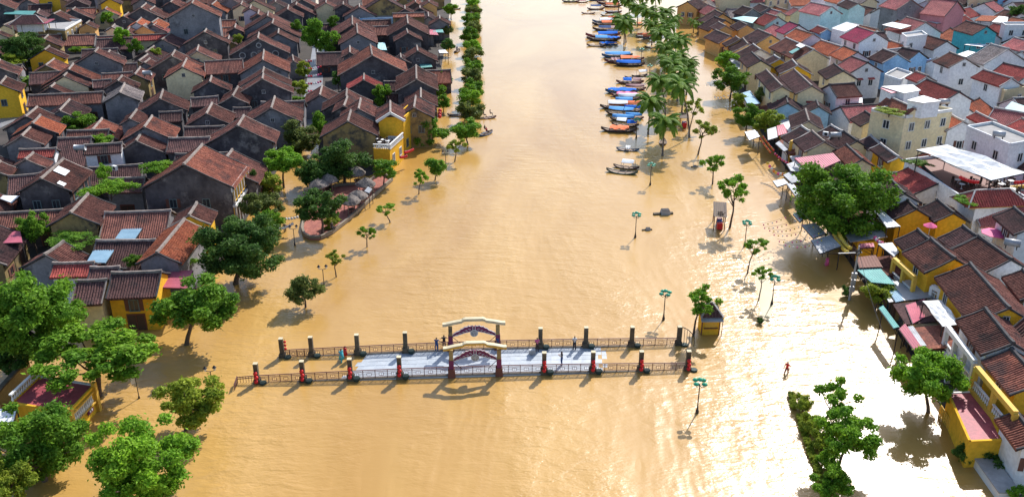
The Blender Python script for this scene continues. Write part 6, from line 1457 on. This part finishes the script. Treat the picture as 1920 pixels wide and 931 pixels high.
while yy < 372:
    xx = -215.0
    while xx < 215:
        X, Y = xx+rf.uniform(-1.5, 1.5), yy+rf.uniform(-1.5, 1.5); q = px((X, Y, 0))[:2]; xx += 4.6
        lf = inside(q, LEFT) or inside(q, BLOCK_); rt = inside(q, RIGHT)
        if not (lf or rt) or inside(q, LANE) or not free(X, Y, (3.9 if lf else 4.8) if q[1] > 60 else 5.4) or not (-25 < q[0] < 1945) or q[1] < -12: continue
        if rt and q[0] > 1500 and 330 < q[1] < 470 and q[0] < 1680: continue
        f = min(FOOT, key=lambda g: (g[0]-X)**2+(g[1]-Y)**2); r = Vector((f[2], f[3], 0)); 
        if rf.random() < .4: r = Vector((-r.y, r.x, 0))
        if lf: wl, ro, z = rf.choice('KKKGGN'), rf.choice('bbbdddr'), rf.uniform(4.0, 5.4)
        else: wl, ro, z = rf.choice('CWWWWL'), rf.choice('dpRopgb'), rf.uniform(4.5, 7.0)
        if Y > 300: z += 1.5
        L_, W_, s_ = rf.uniform(6.5, 9.5), rf.uniform(2.9, 3.9), rf.choice((1, -1)); nf += 1
        if KEEP is None or nf in KEEP:
            h_ = build_house(Vector((X, Y, 0)), r, L_, W_, s_, z, wl, ro)
            if KEEP is None: h_['nf'] = nf
        else: FOOT.append((X, Y, r.x, r.y, L_/2, W_))
    yy += 5.2
# ---------------------------------------------------------------- labels for the many houses: by look and by the landmark next to them
LM = [(365, 60, 'tall grey blank-gabled house'), (480, 95, 'gable with stucco medallions'), (590, 65, 'tall street tree'), (745, 225, 'bright yellow riverside house'),
      (700, 110, 'wide merchant house near the river'), (372, 340, 'big house with carved pale front'), (310, 440, 'bright orange roof'), (165, 400, 'small ochre gabled house'),
      (105, 340, 'roof with white panels'), (150, 228, 'walled garden tree'), (240, 190, 'pale grey roof'), (75, 120, 'yellow house by the lane'), (45, 85, 'big dark tree at upper left'),
      (230, 85, 'bamboo clump'), (720, 40, 'blue walled courtyard'), (475, 250, 'large dark gabled house'), (75, 275, 'orange-red roof by the garden'), (170, 560, 'feathery tree'),
      (60, 425, 'bushy tree at left edge'), (1500, 90, 'house with green skylight'), (1370, 145, 'leafy trees along the right bank street'), (1570, 30, 'pale aqua house'),
      (1720, 60, 'turquoise house'), (1830, 140, 'tall white gabled house'), (1730, 235, 'tall cream flat-roofed block'), (1800, 320, 'white-tarped restaurant'), (1580, 370, 'huge spreading tree'),
      (1700, 420, 'yellow pediment house'), (1640, 170, 'house with red window hoods'), (1510, 300, 'pink sheet roof'), (1640, 120, 'blue twin gables'), (1720, 500, 'yellow veranda house'),
      (1840, 560, 'largest striped roof'), (1320, 20, 'hipped ochre house'), (1650, 75, 'magenta roof'), (1855, 650, 'white house with open bays'), (1780, 10, 'pink dormer house'), (1440, 55, 'row of red roofs')]
ORD = ['first', 'second', 'third', 'fourth', 'fifth', 'sixth', 'seventh', 'eighth', 'ninth', 'tenth', 'eleventh', 'twelfth'] + [f'{i}th' for i in range(13, 60)]
buckets = {}
for root, c, words_, lab in HOUSES:
    if lab: root['label'] = lab; continue
    best = min(LM, key=lambda q: (q[0]-c[0])**2+((q[1]-c[1])*1.3)**2)
    dx, dy = c[0]-best[0], c[1]-best[1]
    d = ('right of' if dx > 0 else 'left of') if abs(dx) > abs(dy) else ('in front of' if dy > 0 else 'behind')
    buckets.setdefault((words_, d, best[2]), []).append((dx*dx+dy*dy, root))
for (words_, d, lm), rs in buckets.items():
    rs.sort(key=lambda q: q[0])
    for i, (_, r) in enumerate(rs):
        r['label'] = f"{words_}, {(ORD[i]+' ') if len(rs) > 1 else ''}{d} the {lm}"
for root, c, words_, lab in HOUSES:
    root['group'] = 'old town houses on the left bank' if root.location.x < 0 else 'houses on the right bank'
    for k in ('_w', '_l', '_p', '_near'):
        if k in root: del root[k]
